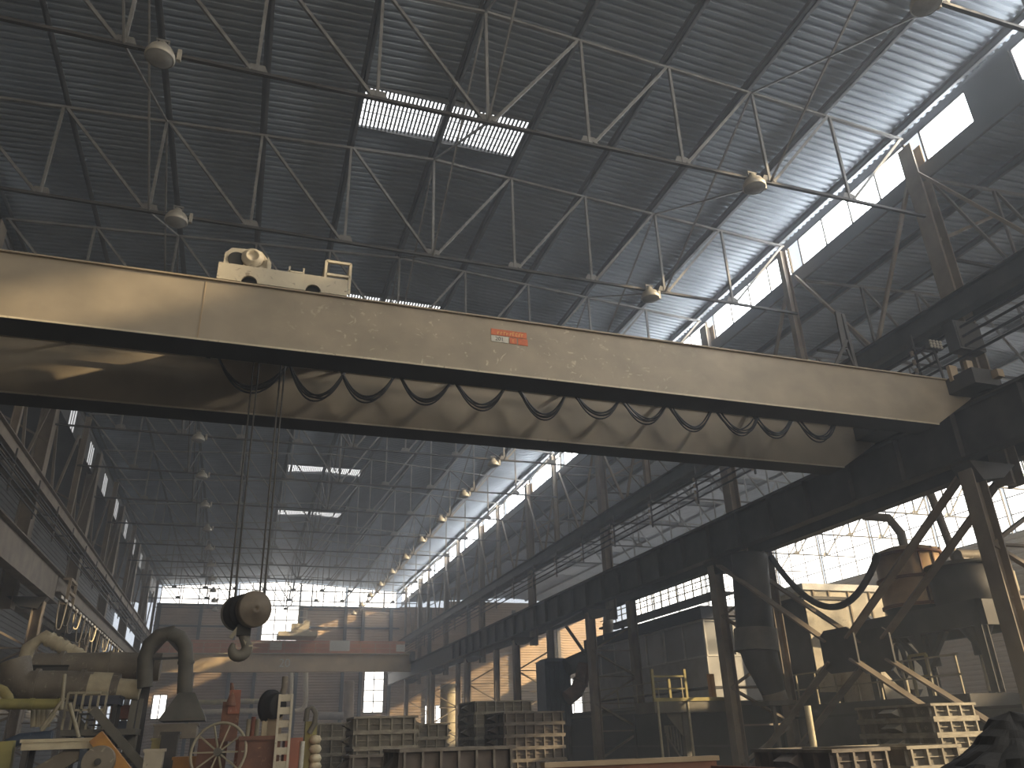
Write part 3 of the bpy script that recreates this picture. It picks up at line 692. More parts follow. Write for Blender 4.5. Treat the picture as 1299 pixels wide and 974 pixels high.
t = pipe('air_duct', [(18, 838), (22, 862), (34, 870), (90, 870), (150, 873)], 25.5, .40, M['duct'], 'thick brown duct with elbow, directly below the level duct', 'duct', None, (.55, .8))
q = P([(113, 872), (141, 873)], 25.5); MB().tube(q, .415, 14).build('insulation_patch', M['insul'], t)
q = P([(150, 873), (178, 875)], 25.5); MB().tube(q, .27, 14).build('reducer', M['insul'], t)
t = pipe('insulated_duct', [(30, 842), (36, 822), (56, 807), (104, 834)], 28.5, .2, M['insul'], 'pale ribbed duct bent over behind the brown ducts', 'duct', None, (.72, .78, .84, .9, .96))
hd = thing('exhaust_hood', 'grey pyramid exhaust hood hanging on a curved pipe at the left', 'exhaust hood', at(233, 913, Y=25.))
q = P([(184, 872), (184, 835), (190, 817), (202, 806), (216, 803), (228, 808), (235, 819), (236, 840), (234, 879)], 25.)
MB().tube(q, .2, 16).build('duct', M['hood'], hd)
for i in (4, 7): MB().cyl(q[i] - (q[i + 1] - q[i]).normalized() * .04, q[i] + (q[i + 1] - q[i]).normalized() * .04, .225, 16).build('flange', M['hood'], hd)
a = at(233, 879, Y=25); b = at(233, 912, Y=25); w = at(262, 912, Y=25).x - at(205, 912, Y=25).x
MB().frustum(b.x, 25, b.z, a.z, w, 1.5, .42, .42).box(b.x - w / 2, b.x + w / 2, 24.25, 25.75, b.z - .06, b.z).build('canopy', M['hood'], hd)
MB().bar(at(191, 832, Y=25), at(212, 809, Y=25), .08).bar(at(212, 809, Y=25), at(231, 830, Y=25), .08).bar(at(188, 836, Y=25), at(232, 834, Y=25), .06).build('strut', M['dark'], hd)
one('steel_post', MB().ibeam(at(186, 835, Y=26), (at(186, 835, Y=26).x, 26, 0), .4, .4), M['dark'], 'dark steel post behind the curved hood pipe', 'post')
one('steel_post', MB().bar(at(171, 888, Y=24), (at(168, 888, Y=24).x, 24, 0), .16).bar(at(180, 886, Y=24), (at(178, 886, Y=24).x, 24, 0), .1), M['hood'], 'slim pair of grey posts left of the hood', 'post')
one('support_beam', MB().ibeam(at(-10, 850, Y=26.5), at(86, 850, Y=26.5), .25, .28), M['dark'], 'dark level beam crossing in front of the brown ducts', 'beam')
one('diagonal_brace', MB().bar(at(14, 887, Y=26.), at(62, 853, Y=26.), .16, .1), M['hood'], 'sloping grey brace below the dark beam at the left edge', 'brace')
pipe('yellow_pipe', [(-8, 893), (40, 893), (78, 893)], 24., .13, M['olive'], 'olive yellow level pipe at the left edge', 'pipe', None, (.5, .98))
pipe('yellow_pipe', [(-6, 872), (4, 876), (10, 884), (12, 893)], 24.2, .12, M['yellow'], 'short curved yellow pipe at the left edge', 'pipe')
pipe('grey_pipe', [(2, 956), (10, 944), (24, 938), (66, 934)], 20., .12, M['blue'], 'bluish grey pipe with a bend low at the left edge', 'pipe')
# walkway with stair
wk = thing('access_stair', 'grey steel stair with railing going down beside the hood', 'stair', (at(140, 930, Y=23.).x, 23, 0))
a, b = at(118, 899, Y=23.), at(186, 978, Y=23.)
MB().bar(a, b, .06, .2).build('stringer', M['hood'], wk); MB().bar(a + Vector((-.35, .5, -.3)), b + Vector((-.35, .5, -.3)), .06, .2).build('stringer', M['hood'], wk)
mb = MB()
for k in range(12): c = a.lerp(b, k / 11); mb.box(c.x - .3, c.x + .02, 23.02, 23.6, c.z - .12, c.z - .09)
mb.build('tread', M['dark'], wk)
p0, p1 = at(78, 926, Y=23.3), at(172, 929, Y=23.3)
MB().box(p0.x, p1.x, 23.2, 24.6, p0.z - .14, p0.z).build('platform', M['hood'], wk)
mb = MB()
for k in range(6): x = p0.x + (at(128, 926, Y=23.3).x - p0.x) * k / 5; mb.bar((x, 23.3, p0.z), (x, 23.3, p0.z + .85), .05)
for f in (.45, .85): mb.bar((p0.x, 23.3, p0.z + f), (at(128, 926, Y=23.3).x, 23.3, p0.z + f), .05)
mb.build('railing', M['rail'], wk)
for x in (p0.x + .1, p1.x - .1): MB().bar((x, 23.9, 0), (x, 23.9, p0.z - .14), .14).build('leg', M['hood'], wk)
def boxthing(name, u0, v0, u1, v1, Y, dep, m, label, cat, foot=True, extra=None):
    a, b = at(u0, v0, Y=Y), at(u1, v1, Y=Y); z0 = 0 if foot else b.z
    t = thing(name, label, cat, ((a.x + b.x) / 2, Y + dep / 2, z0))
    MB().box(a.x, b.x, Y, Y + dep, max(0, b.z), a.z).build('body', m, t)
    MB().box(a.x - .03, b.x + .03, Y - .03, Y + dep + .03, a.z - .03, a.z + .03).build('lid', m, t)
    if foot and b.z > .1:
        for x in (a.x + .08, b.x - .08):
            for y in (Y + .08, Y + dep - .08): MB().bar((x, y, 0), (x, y, b.z), .1).build('leg', M['dark'], t)
    return t, a, b
boxthing('metal_cabinet', 142, 896, 176, 911, 26.5, 1.2, M['red'], 'red brown steel cabinet on legs behind the stair', 'cabinet')
boxthing('metal_cabinet', 143, 916, 172, 935, 25.6, .9, M['blue'], 'dark blue green cabinet below the red brown one', 'cabinet')
boxthing('dust_tray', 94, 884, 150, 893, 24.4, 1., M['navy'], 'long dark blue tray on legs below the brown ducts', 'tray')
boxthing('furnace_top', 196, 920, 248, 936, 24.4, 1.3, M['duct'], 'brown furnace block standing right under the grey hood', 'furnace')
boxthing('control_box', 184, 952, 202, 990, 20.5, .5, M['cream'], 'pale control box low beside the stair foot', 'box')
boxthing('control_box', 220, 962, 246, 990, 20.5, .7, M['gold'], 'orange brown box low left of the spoked wheel', 'box')
boxthing('valve_block', 193, 938, 212, 952, 22.5, .5, M['yellow'], 'yellow block on legs under the furnace', 'valve')
boxthing('pump_unit', 205, 930, 219, 985, 22, .6, M['dark'], 'dark upright machine unit below the hood', 'machine')
boxthing('machine_bed', 28, 940, 122, 949, 18.5, .8, M['insul'], 'long cream painted beam on legs at the lower left', 'machine bed')
one('sloping_beam', MB().bar(at(122, 934, Y=18.3), at(162, 985, Y=18.3), .22, .26), M['gold'], 'orange sloping beam at the lower left', 'beam')
one('sloping_beam', MB().bar(at(45, 985, Y=18.8), at(108, 948, Y=18.8), .2, .3), M['duct'], 'brown sloping chute beam under the cream machine bed', 'beam')
one('yellow_post', MB().bar(at(8, 940, Y=19), (at(7, 974, Y=19).x, 19, 0), .3, .2), M['olive'], 'olive yellow post in the lower left corner', 'post')
pp = at(125, 966, Y=18.)
dr = thing('pulley_drum', 'tan round pulley drum beside the orange sloping beam', 'pulley', (pp.x, 18, 0))
MB().cyl((pp.x, 17.9, pp.z), (pp.x, 18.3, pp.z), .28, 26).build('drum', M['duct'], dr); MB().cyl((pp.x, 17.85, pp.z), (pp.x, 17.9, pp.z), .06, 12).build('hub', M['dark'], dr)
MB().bar((pp.x, 18.1, 0), (pp.x, 18.1, pp.z - .2), .2).build('stand', M['dark'], dr)
one('blue_post', MB().bar(at(108, 945, Y=18.6), (at(107, 974, Y=18.6).x, 18.6, 0), .14), M['blue'], 'slim blue grey post beside the pulley drum', 'post')
# tangle of slim pipes behind the yellow pipe
rr = random.Random(11)
for i, (u, v, u2, v2, w) in enumerate([(52, 925, 82, 885, 'steep pale rod'), (40, 945, 70, 905, 'pale sloping rod'), (88, 892, 100, 935, 'leaning grey rod'), (82, 855, 78, 900, 'dark hanging rod'), (110, 880, 128, 879, 'bright short level rod')]):
    one('thin_pipe', MB().cyl(at(u, v, Y=22.5), at(u2, v2, Y=22.5), .045, 8), M['rail'], w + ' among the pipes at the lower left', 'pipe')
for i in range(4):
    u = 43 + 6 * i; one('vertical_pipe', MB().cyl(at(u, 898, Y=25), at(u - 1, 922, Y=25), .07, 8), M['insul'], '%s of four short white upright pipes below the yellow pipe, left to right' % ORD[i], 'pipe', 'short white pipes')
# festoon hanging under the left runway
XFs = -7.55; zt = at(80, 762, X=XFs).z
ft = thing('cable_track', 'light track with clips under the left runway carrying hanging cables', 'cable track', (XFs, 26, zt))
ya, yb = at(76, 759, X=XFs).y, 62.
mb = MB(); 
MB().box(XFs - .04, XFs + .04, ya, yb, zt, zt + .1).build('track', M['dark'], ft)
y = ya
while y < yb: mb.box(XFs + .035, XFs + .06, y, y + .45, zt + .01, zt + .12); y += .95
mb.build('clip', M['wframe'], ft)
for i in range(16):
    y = ya + .8 + i * 1.25; t = thing('hanging_cable', '%s cable loop from the camera, hanging under the left runway track' % ORD[i], 'cable', (XFs, y, zt), 'hanging cable loops under the left runway')
    dd = (1.2, .9, 1.05, .7)[i % 4]
    pts = [(XFs + .12 * s_, y + .22 * s_, zt - dd * (1 - abs(s_) ** 4)) for s_ in [k / 7 - 1 for k in range(15)]]
    MB().tube(pts, .032, 8).build('cable', (M['hood'], M['cable'], M['rope'], M['insul'])[i % 4], t)

# ------------------------------------------------------------------ machines, centre
Ym = 19.
ma = thing('ladle_machine', 'rust red ladle machine with tall post and spoked wheel', 'machine', (at(290, 950, Y=Ym).x, Ym, 0))
def bx(u0, v0, u1, v1, Y, d, mb=None, toz0=False):
    a, b = at(u0, v0, Y=Y), at(u1, v1, Y=Y); return (mb or MB()).box(a.x, b.x, Y, Y + d, 0 if toz0 else b.z, a.z)
bx(283, 890, 300, 940, Ym + .3, .4).build('post', M['rust'], ma)
bx(292, 875, 303, 905, Ym + .25, .3).build('post_head', M['red'], ma)
a = at(294, 866, Y=Ym + .3); MB().tube([at(293, 895, Y=Ym + .3), at(295, 880, Y=Ym + .3), a], [.12, .06, .03], 8).build('spike', M['rust'], ma)
bx(300, 937, 324, 985, Ym, .9, None, True).build('body', M['red'], ma)
bx(252, 937, 284, 985, Ym + .5, .9, None, True).build('drum_box', M['rust'], ma)
wc = at(277, 954, Y=Ym - .25); axw = Vector((-.3, -1, .12)).normalized()
wh = MB().ring(wc, .56, .03, axw, 36, 6).build('wheel_rim', M['rail'], ma)
d = axw; u_ = Vector((0, 0, 1)); a_ = d.cross(u_).normalized(); b_ = d.cross(a_); mb = MB()
for k in range(10): an = 2 * math.pi * k / 10; mb.bar(wc, wc + (a_ * math.cos(an) + b_ * math.sin(an)) * .56, .03)
mb.build('wheel_spoke', M['rail'], ma); MB().cyl(wc - d * .25, wc + d * .08, .08, 14).build('wheel_hub', M['hood'], ma)
mb2 = thing('pouring_machine', 'brown and red pouring machine with black oval cover and pale ladder beam', 'machine', (at(345, 950, Y=Ym).x, Ym, 0))
bx(304, 936, 352, 985, Ym - .4, 1.1, None, True).build('tank', M['rust'], mb2)
bx(303, 934, 353, 938, Ym - .45, 1.2).build('tank_rim', M['rust'], mb2)
bx(340, 908, 356, 936, Ym + .2, .5).build('guide_block', M['tan'], mb2)
bx(333, 914, 338, 936, Ym + .2, .2).build('guide_bar', M['insul'], mb2)
oc = at(351, 895, Y=Ym); o_ax = Vector((.45, -1, .05)).normalized()
o = MB().lathe((0, 0, 0), [(0, .1), (.17, .1), (.2, .06), (.2, -.25), (.26, -.25), (.27, -.4), (0, -.4)], 26, (0, -1, 0)).build('oval_cover', M['black'], mb2, (0, 0, 0))
o.location = oc - Vector(wloc(mb2)); o.scale = (1, 1, 1.32); o.rotation_euler = (0, 0, .35)
lad = MB(); A_, B_ = at(363, 882, Y=Ym - .15), at(355, 985, Y=Ym - .7)
wv = Vector((.13, 0, 0)); lad.bar(A_ - wv, B_ - wv, .05, .14).bar(A_ + wv, B_ + wv, .05, .14)
for k in range(7): c = A_.lerp(B_, k / 6); lad.box(c.x - .13, c.x + .13, c.y - .03, c.y + .03, c.z - .12, c.z + .02)
lad.build('ladder_beam', M['cream'], mb2)
bx(362, 936, 381, 985, Ym, .9, None, True).build('side_box', M['red'], mb2)
MB().tube(P([(357, 884), (361, 872), (362, 858)], Ym + .4), .07, 10).build('stack_pipe', M['duct'], mb2)
MB().cyl(at(384, 940, Y=Ym), (at(383, 940, Y=Ym).x, Ym, 0), .05, 8).build('side_rod', M['white'], mb2)
vt = thing('valve_column', 'grey green column of pipes and pale fittings beside the pouring machine', 'machine', (at(393, 950, Y=19.8).x, 19.8, 0))
bx(388, 915, 398, 985, 19.8, .3, None, True).build('body', M['olive'], vt)
MB().tube(P([(388, 915), (390, 900), (396, 897), (401, 905), (399, 918), (392, 930)], 19.7), .06, 8).build('bent_pipe', M['hood'], vt)
for v in (938, 950, 962, 972):
    c = at(400, v, Y=19.7); MB().lathe(c, [(0, -.1), (.1, -.08), (.14, 0), (.1, .08), (0, .1)], 12).build('fitting', M['insul'], vt)
for i, (u, v0) in enumerate(((316, 912), (322, 909), (327, 912))):
    one('upright_rod', MB().cyl(at(u, v0, Y=20.4), (at(u, v0, Y=20.4).x, 20.4, 0), .05, 8), M['rail'] if i != 1 else M['red'], '%s of three upright rods behind the brown tank' % ORD[i], 'rod', 'upright rods behind the tank')
# pipes on the far wall
def wallpipe(pts, r, m, label, Y=96.5): return pipe('wall_pipe', pts, Y, r, m, label, 'pipe', None, (.3, .62))
wallpipe([(246, 891), (300, 890), (346, 889)], .27, M['yellow'], 'upper of two level yellow pipes on the far wall')
wallpipe([(250, 903), (300, 902), (343, 901)], .27, M['insul'], 'lower of two level pale yellow pipes on the far wall')
wallpipe([(369, 851), (369, 868), (368.5, 882)], .27, M['insul'], 'upright pale pipe on the far wall, left of two')
wallpipe([(388, 851), (388, 885), (387, 895), (383, 900), (374, 902)], .27, M['insul'], 'upright pale pipe on the far wall that bends at its foot')
pipe('wall_duct', [(443, 864), (442, 915)], 93., .55, M['tan'], 'orange tan upright duct in front of the far wall', 'duct', None, (.1, .5))
pipe('wall_pipe', [(404, 908), (436, 908)], 95., .4, M['duct'], 'dull short level pipe low on the far wall', 'pipe')
pipe('air_duct', [(570, 868), (570, 915), (570, 950)], 76., .85, M['insul'], 'pale sunlit upright duct between the far right columns', 'duct', None, (.3, .7))

# ------------------------------------------------------------------ moulding flasks
def make_flask(w, d, h, m, label='', group=None):
    m2 = M['flaske'] if m == M['flask'] else M['flaskde']
    t = thing('moulding_flask', label, 'moulding flask', (0, 0, 0), group)
    mb = MB(); k = .05
    mb.box(-w / 2, w / 2, -d / 2, -d / 2 + k, .03, h - .03).box(-w / 2, w / 2, d / 2 - k, d / 2, .03, h - .03).box(-w / 2, -w / 2 + k, -d / 2, d / 2, .03, h - .03).box(w / 2 - k, w / 2, -d / 2, d / 2, .03, h - .03)
    mb.build('wall', m, t)
    mb = MB(); e = .09
    for z in (0, h - .05):
        mb.box(-w / 2 - e, w / 2 + e, -d / 2 - e, -d / 2 + k, z, z + .05).box(-w / 2 - e, w / 2 + e, d / 2 - k, d / 2 + e, z, z + .05).box(-w / 2 - e, -w / 2 + k, -d / 2, d / 2, z, z + .05).box(w / 2 - k, w / 2 + e, -d / 2, d / 2, z, z + .05)
    mb.build('flange', m2, t)
    mb = MB(); n = max(3, round(w / .33))
    for i in range(n + 1):
        x = -w / 2 + w * i / n; MB().box(x - .02, x + .02, -d / 2 - e, -d / 2, .04, h - .04).build('rib', m2, t)
    nd = max(2, round(d / .4))
    for i in range(nd + 1):
        y = -d / 2 + d * i / nd; MB().box(-w / 2 - e, -w / 2, y - .015, y + .015, .04, h - .04).build('rib', m, t)
    MB().box(-w / 2, w / 2, -d / 2 - e * .6, -d / 2, h * .48, h * .52).build('waist_rib', m2, t)
    for s_ in (-1, 1):
        MB().prism([(s_ * (w / 2 + e), -.25, h * .1), (s_ * (w / 2 + e), .25, h * .1), (s_ * (w / 2 + e), .25, h * .9), (s_ * (w / 2 + e), -.25, h * .9)], (s_ * .02, 0, 0)).frustum(0, 0, 0, 0, 0, 0, 0, 0).build('lug_plate', m, t) if False else None
        MB().prism([(s_ * (w / 2 + .02), -.2, h * .15), (s_ * (w / 2 + .02), -.2, h * .85), (s_ * (w / 2 + .28), -.2, h * .5)], (0, .4, 0)).build('lug', m, t)
    return t
def stack(u0, u1, vtop, Y, d, hl, m, where, group, rot=0.):
    a, b = at(u0, vtop, Y=Y), at(u1, vtop, Y=Y); w = b.x - a.x; n = max(1, round(a.z / hl)); h = a.z / n
    p = None; top_first = []
    for i in range(n):
        z = h * i
        if p is None: p = make_flask(w, d, h, m, '', group); o = p
        else: o = copy_tree(p)
        k = n - 1 - i
        pos = 'topmost' if k == 0 else ('bottom one' if i == 0 else ORD[k] + ' from the top')
        o['label'] = '%s, %s' % (where, pos); o.location = ((a.x + b.x) / 2 + R.uniform(-.03, .03), Y + d / 2, z); o.rotation_euler = (0, 0, rot)
G = 'stacked moulding flasks in the middle'
stack(454, 527, 909, 22., 1.3, .40, M['flask'], 'ribbed iron flask in the tall stack right of the valve column', G)
stack(408, 452, 917, 27., 1.3, .45, M['flask'], 'ribbed iron flask in the stack behind, against the tall stack', G)
stack(530, 566, 918, 27., 1.3, .42, M['flask'], 'ribbed iron flask in the low stack before the lit wall', G)
stack(604, 672, 889, 30., 2.2, .42, M['flask'], 'ribbed iron flask in the tallest stack before the columns', G)
stack(642, 712, 903, 25., 2., .36, M['flaskd'], 'dark iron flask in the wide stack beside the enclosure', G)
stack(514, 648, 950, 14., 1.4, .68, M['flaskd'], 'long dark flask in the front middle', G)
stack(448, 505, 958, 19., 1., .45, M['flaskd'], 'dark flask in front of the tall stack', G)
def stack_side(u0, u1, vtop, X, w, hl, m, where, group, n_off=0):      # stacks whose long side faces left
    a, b = at(u0, vtop, X=X), at(u1, vtop, X=X); d = abs(a.y - b.y); top = b.z; n = max(1, round(top / hl)); h = top / n; p = None
    for i in range(n):
        p2 = make_flask(w, d, h, m, '', group) if p is None else copy_tree(p); p = p or p2; k = n - 1 - i
        pos = 'topmost' if k == 0 else ('bottom one' if i == 0 else ORD[k] + ' from the top')
        p2['label'] = '%s, %s' % (where, pos); p2.location = (X + w / 2, (a.y + b.y) / 2, h * i)
G2 = 'stacked moulding flasks on the right'
stack_side(1090, 1180, 892, 13.4, 1.0, .30, M['flask'], 'flat brown flask in the right stack with sunlit end', G2)
stack_side(1062, 1150, 946, 10.4, .95, .34, M['flask'], 'brown flask with pale lugs in the front right stack', G2)
stack_side(962, 1056, 950, 8.6, .9, .34, M['flaskd'], 'perforated dark flask in the front right row', G2)

# ------------------------------------------------------------------ cabin and enclosure on the right
X0 = 20.3
zt = at(893, 776, X=X0).z; zb0 = at(893, 890, X=X0).z; zmid = at(893, 832, X=X0).z; zroof = at(893, 784, X=X0).z
yn, yf = at(893, 800, X=X0).y, at(746, 850, X=X0).y; xe = X0 + 3.2
cb = thing('control_cabin', 'long grey control cabin with a window strip and dark blue roof edge', 'cabin', ((X0 + xe) / 2, (yn + yf) / 2, zb0))
MB().box(X0, xe, yn, yf, zb0, zmid).build('lower_wall', M['panel'], cb)
MB().box(X0 + .04, xe - .04, yn + .04, yf - .04, zmid, zroof).build('glazing', M['glass'], cb)
MB().box(X0 - .12, xe + .12, yn - .12, yf + .12, zroof, zt + .3).build('roof_fascia', M['navy'], cb)
mb = MB(); ny = 7
for i in range(ny + 1): y = yn + (yf - yn) * i / ny; mb.box(X0 - .02, X0 + .06, y - .05, y + .05, zmid, zroof)
for x in (X0, X0 + 1.6, xe): mb.box(x - .05, x + .05, yn - .02, yn + .06, zmid, zroof)
mb.box(X0 - .03, X0 + .05, yn, yf, zmid - .04, zmid + .04).box(X0 - .03, X0 + .05, yn, yf, zroof - .1, zroof).box(X0, xe, yn - .03, yn + .05, zmid - .04, zmid + .04).box(X0, xe, yn - .03, yn + .05, zroof - .1, zroof)
mb.box(X0 - .03, X0 + .03, yn - .03, yn + .03, zb0, zroof)
mb.build('window_frame', M['wframe'], cb)
MB().box(X0 - .03, xe, yn - .02, yf, zb0 + .5, zb0 + .62).build('base_strip', M['dark'], cb)
for y in (yn + 1, yf - 1): MB().box(X0 + .4, xe - .4, y - .3, y + .3, 0, zb0).build('support', M['dark'], cb)
# platform in front with railings
zp = at(800, 897, X=X0 - 1.3).z
pf = thing('walkway_platform', 'grey walkway with thin railing in front of the control cabin', 'walkway', (X0 - .7, (yn + yf) / 2, zp))
MB().box(X0 - 1.3, X0 - .05, yn + .2, yf + 2.5, zp - .14, zp).build('deck', M['hood'], pf)
mb = MB(); y = yn + .4
for k in range(8): yy = yn + .4 + (yf + 2 - yn) * k / 7; mb.bar((X0 - 1.25, yy, zp), (X0 - 1.25, yy, zp + 1.0), .045)
for f in (.5, 1.0): mb.bar((X0 - 1.25, yn + .4, zp + f), (X0 - 1.25, yf + 2.4, zp + f), .035)
mb.build('railing', M['rail'], pf)
X1 = 17.9; z1 = at(830, 890, Y=27.5).z; ga, gb = at(828, 890, Y=27.5), at(917, 887, Y=27.5)
yp = thing('yellow_platform', 'small yellow railed platform on a post before the control cabin', 'platform', ((ga.x + gb.x) / 2, 28, 0))
MB().box(ga.x, gb.x, 27.4, 28.9, z1 - .38, z1).build('deck', M['hood'], yp)
MB().box(ga.x, gb.x, 27.36, 27.42, z1, z1 + .12).build('toe_board', M['yellow'], yp)
mb = MB(); h1 = at(826, 858, Y=27.5).z
u2 = at(871, 888, Y=27.5).x
for x in (ga.x + .05, u2): mb.bar((x, 27.45, z1), (x, 27.45, h1 + .25), .09)
mb.bar((ga.x, 27.45, h1), (u2, 27.45, h1), .06).bar((ga.x, 27.45, (h1 + z1) / 2), (u2, 27.45, (h1 + z1) / 2), .05)
mb.bar((at(850, 880, Y=28.8).x, 28.8, z1), (at(850, 880, Y=28.8).x, 28.8, h1), .09)
mb.build('railing', M['yellow'], yp)
MB().bar((gb.x - .35, 27.6, z1), (gb.x - .35, 27.6, z1 + .95), .2).build('bollard', M['gold'], yp)
px = at(870, 930, Y=27.8).x
MB().bar((px, 27.8, 0), (px, 27.8, z1 - .3), .22).prism([(px - .1, 27.8, z1 - .38), (px - .75, 27.8, z1 - .38), (px - .1, 27.8, z1 - 1.2)], (0, .05, 0)).build('post', M['hood'], yp)
for u in (838, 877): q = at(u, 930, Y=27.4).x; MB().bar((q, 27.4, 0), (q, 27.4, z1 + .1), .07).build('hanger_rod', M['rail'], yp)
ld = thing('stair_grating', 'grey sloping rack of bars below the yellow platform', 'rack', (at(855, 950, Y=28.2).x, 28.2, 0))
mb = MB(); 
for k in range(8): a = at(843 + 3.6 * k, 920, Y=28.2); b = at(846 + 3.4 * k, 930 + 5.5 * k, Y=28.2); mb.bar(a, (a.x, 28.2, max(0, b.z)), .05)
mb.bar(at(843, 921, Y=28.2), at(870, 920, Y=28.2), .06).bar(at(845, 932, Y=28.2), at(868, 968, Y=28.2), .06)
for u in (845, 868): mb.bar(at(u, 921, Y=28.2), (at(u, 921, Y=28.2).x, 28.2, 0), .05)
mb.build('bars', M['hood'], ld)
# dark enclosure below
ea = at(950, 900, X=18.9); eb = at(690, 910, X=18.9); ze = at(800, 905, X=18.9).z
en = thing('steel_enclosure', 'long black steel enclosure wall beneath the cabin walkway', 'enclosure', (19, 35, 0))
MB().box(18.9, 23.2, 29.2, eb.y, 0, ze).build('wall', M['black'], en)
MB().box(18.8, 19., 29.1, eb.y, ze - .02, ze + .1).build('top_edge', M['hood'], en)
mb = MB()
for k in range(6): y = 29.4 + (eb.y - 29.6) * k / 5; mb.box(18.85, 18.9, y - .05, y + .05, 0, ze)
mb.box(18.86, 18.9, 29.2, eb.y, ze * .42, ze * .45); mb.build('stiffener', M['dark'], en)
# dark blue dust bin and elbow duct
ba, bb = at(691, 834, Y=46.), at(721, 834, Y=46.)
bn = thing('dust_collector', 'dark blue upright dust collector bin left of the control cabin', 'dust collector', ((ba.x + bb.x) / 2, 46.8, 0))
w = bb.x - ba.x
MB().frustum((ba.x + bb.x) / 2, 46.8, 2.2, ba.z - .2, w, 1.6, w, 1.6).frustum((ba.x + bb.x) / 2, 46.8, ba.z - .2, ba.z, w + .15, 1.75, w - .5, 1.2).build('casing', M['blue'], bn)
mb = MB()
for k in range(6): x = ba.x + w * k / 5; mb.box(x - .05, x + .05, 45.93, 46.0, 2.3, ba.z - .3)
mb.box(ba.x - .05, bb.x + .05, 45.92, 46.0, 4.2, 4.3); mb.build('rib', M['blue'], bn)
for x in (ba.x + .15, bb.x - .15):
    for y in (46.15, 47.4): MB().bar((x, y, 0), (x, y, 2.2), .16).build('leg', M['dark'], bn)
pipe('elbow_duct', [(741, 842), (738, 862), (731, 877), (719, 886)], 45., .42, M['rust'], 'rust coloured elbow duct between the blue bin and the cabin', 'duct', None, (.4,))
pipe('link_duct', [(719, 846), (746, 834)], 45.5, .5, M['dark'], 'dark sloping link duct from the blue bin to the cabin', 'duct')
pipe('chimney_pipe', [(771, 812), (772, 764)], 43.5, .3, M['lamp'], 'shiny upright pipe behind the control cabin roof', 'pipe', None, (.4, .7))
cn = thing('canopy_bracket', 'dark sloping canopy bracket left of the control cabin', 'bracket', at(742, 780, Y=38.6))
MB().prism([at(711, 791, Y=38.6), at(745, 772, Y=38.6), at(745, 781, Y=38.6)], (0, 1.4, 0)).build('canopy', M['dark'], cn); MB().bar(at(718, 794, Y=38.8), at(743, 830, Y=38.8), .13).build('strut', M['dark'], cn)
# lit catwalk above the cabin roof
ca, cbb = at(800, 778, X=21.8), at(897, 754, X=21.8); zc_ = cbb.z
ck = thing('catwalk', 'yellowish lit catwalk with grating above the control cabin', 'catwalk', (21.8, 34, zc_))
MB().box(21.5, 22.7, cbb.y - 1, ca.y + 4, zc_ - .12, zc_).build('deck', M['dark'], ck)
mb = MB()
for k in range(16): y = cbb.y - .8 + (ca.y + 4 - cbb.y) * k / 15; mb.bar((21.55, y, zc_), (21.55, y, zc_ + 1.0), .05)
for f in (.33, .66, 1.): mb.bar((21.55, cbb.y - .9, zc_ + f), (21.55, ca.y + 3.8, zc_ + f), .045)
mb.build('railing', M['yellow'], ck)
for y in (cbb.y, ca.y + 2): MB().bar((22.2, y, zt + .3), (22.2, y, zc_ - .12), .15).build('support', M['dark'], ck)

# ------------------------------------------------------------------ plant on the far right
dk = thing('filter_housing', 'tall dark flat sided filter housing behind the second right column', 'filter housing', (22, 26.5, 0))
pa = at(1018, 760, X=21.2); pb = at(962, 765, X=21.2)
MB().box(21.2, 23.2, pa.y, pb.y, 0, pa.z).build('casing', M['dark'], dk); MB().box(21.25, 23.2, pa.y - .04, pa.y, at(1018, 880, X=21.2).z, pa.z).build('front_panel', M['cream'], dk)
MB().box(21.1, 23.3, pa.y - .1, pb.y + .1, pa.z, pa.z + .12).build('roof_edge', M['dark'], dk)
q = P([(950, 704), (958, 798), (960, 818), (966, 838), (976, 862), (985, 890)], 24.9)
t = thing('curved_duct', 'wide dark duct curving down in front of the second right column', 'duct', q[0])
MB().tube(q, [.66, .66, .66, .6, .5, .36], 20).build('tube', M['dark'], t)
MB().cyl(q[1], q[2] + (q[2] - q[1]) * .4, .76, 20).build('collar', M['hood'], t); MB().cyl(q[4].lerp(q[5], .45), q[5], .42, 20).build('sleeve', M['duct'], t)
one('duct_foot', MB().cbox(at(982, 892, Y=24.9).x, 24.9, at(982, 892, Y=24.9).z, 1.1, 1., .14).bar(at(980, 894, Y=24.9), (at(981, 894, Y=24.9).x, 24.9, 0), .12), M['hood'], 'small stand with plate under the curved brown duct', 'stand')
cg = at(1022, 758, Y=31.); ch = at(1142, 752, Y=31.)
bd = thing('cream_building', 'cream panelled plant room behind the X braces, lit by daylight', 'building', ((cg.x + ch.x) / 2, 33, 0))
MB().box(cg.x, ch.x + .8, 31, 36, 0, ch.z).build('wall', M['cream'], bd); MB().box(cg.x - .15, ch.x + .95, 30.9, 36.1, ch.z, ch.z + .3).build('roof_edge', M['wframe'], bd)
mb = MB()
for u in (1040, 1060, 1085, 1112, 1130): x = at(u, 800, Y=31.).x; mb.box(x - .04, x + .04, 30.95, 31., 2.5, ch.z)
mb.build('panel_joint', M['tan'], bd)
da, db = at(1041, 795, Y=31.), at(1056, 850, Y=31.); MB().box(da.x, db.x, 30.93, 31., db.z, da.z).build('door', M['insul'], bd)
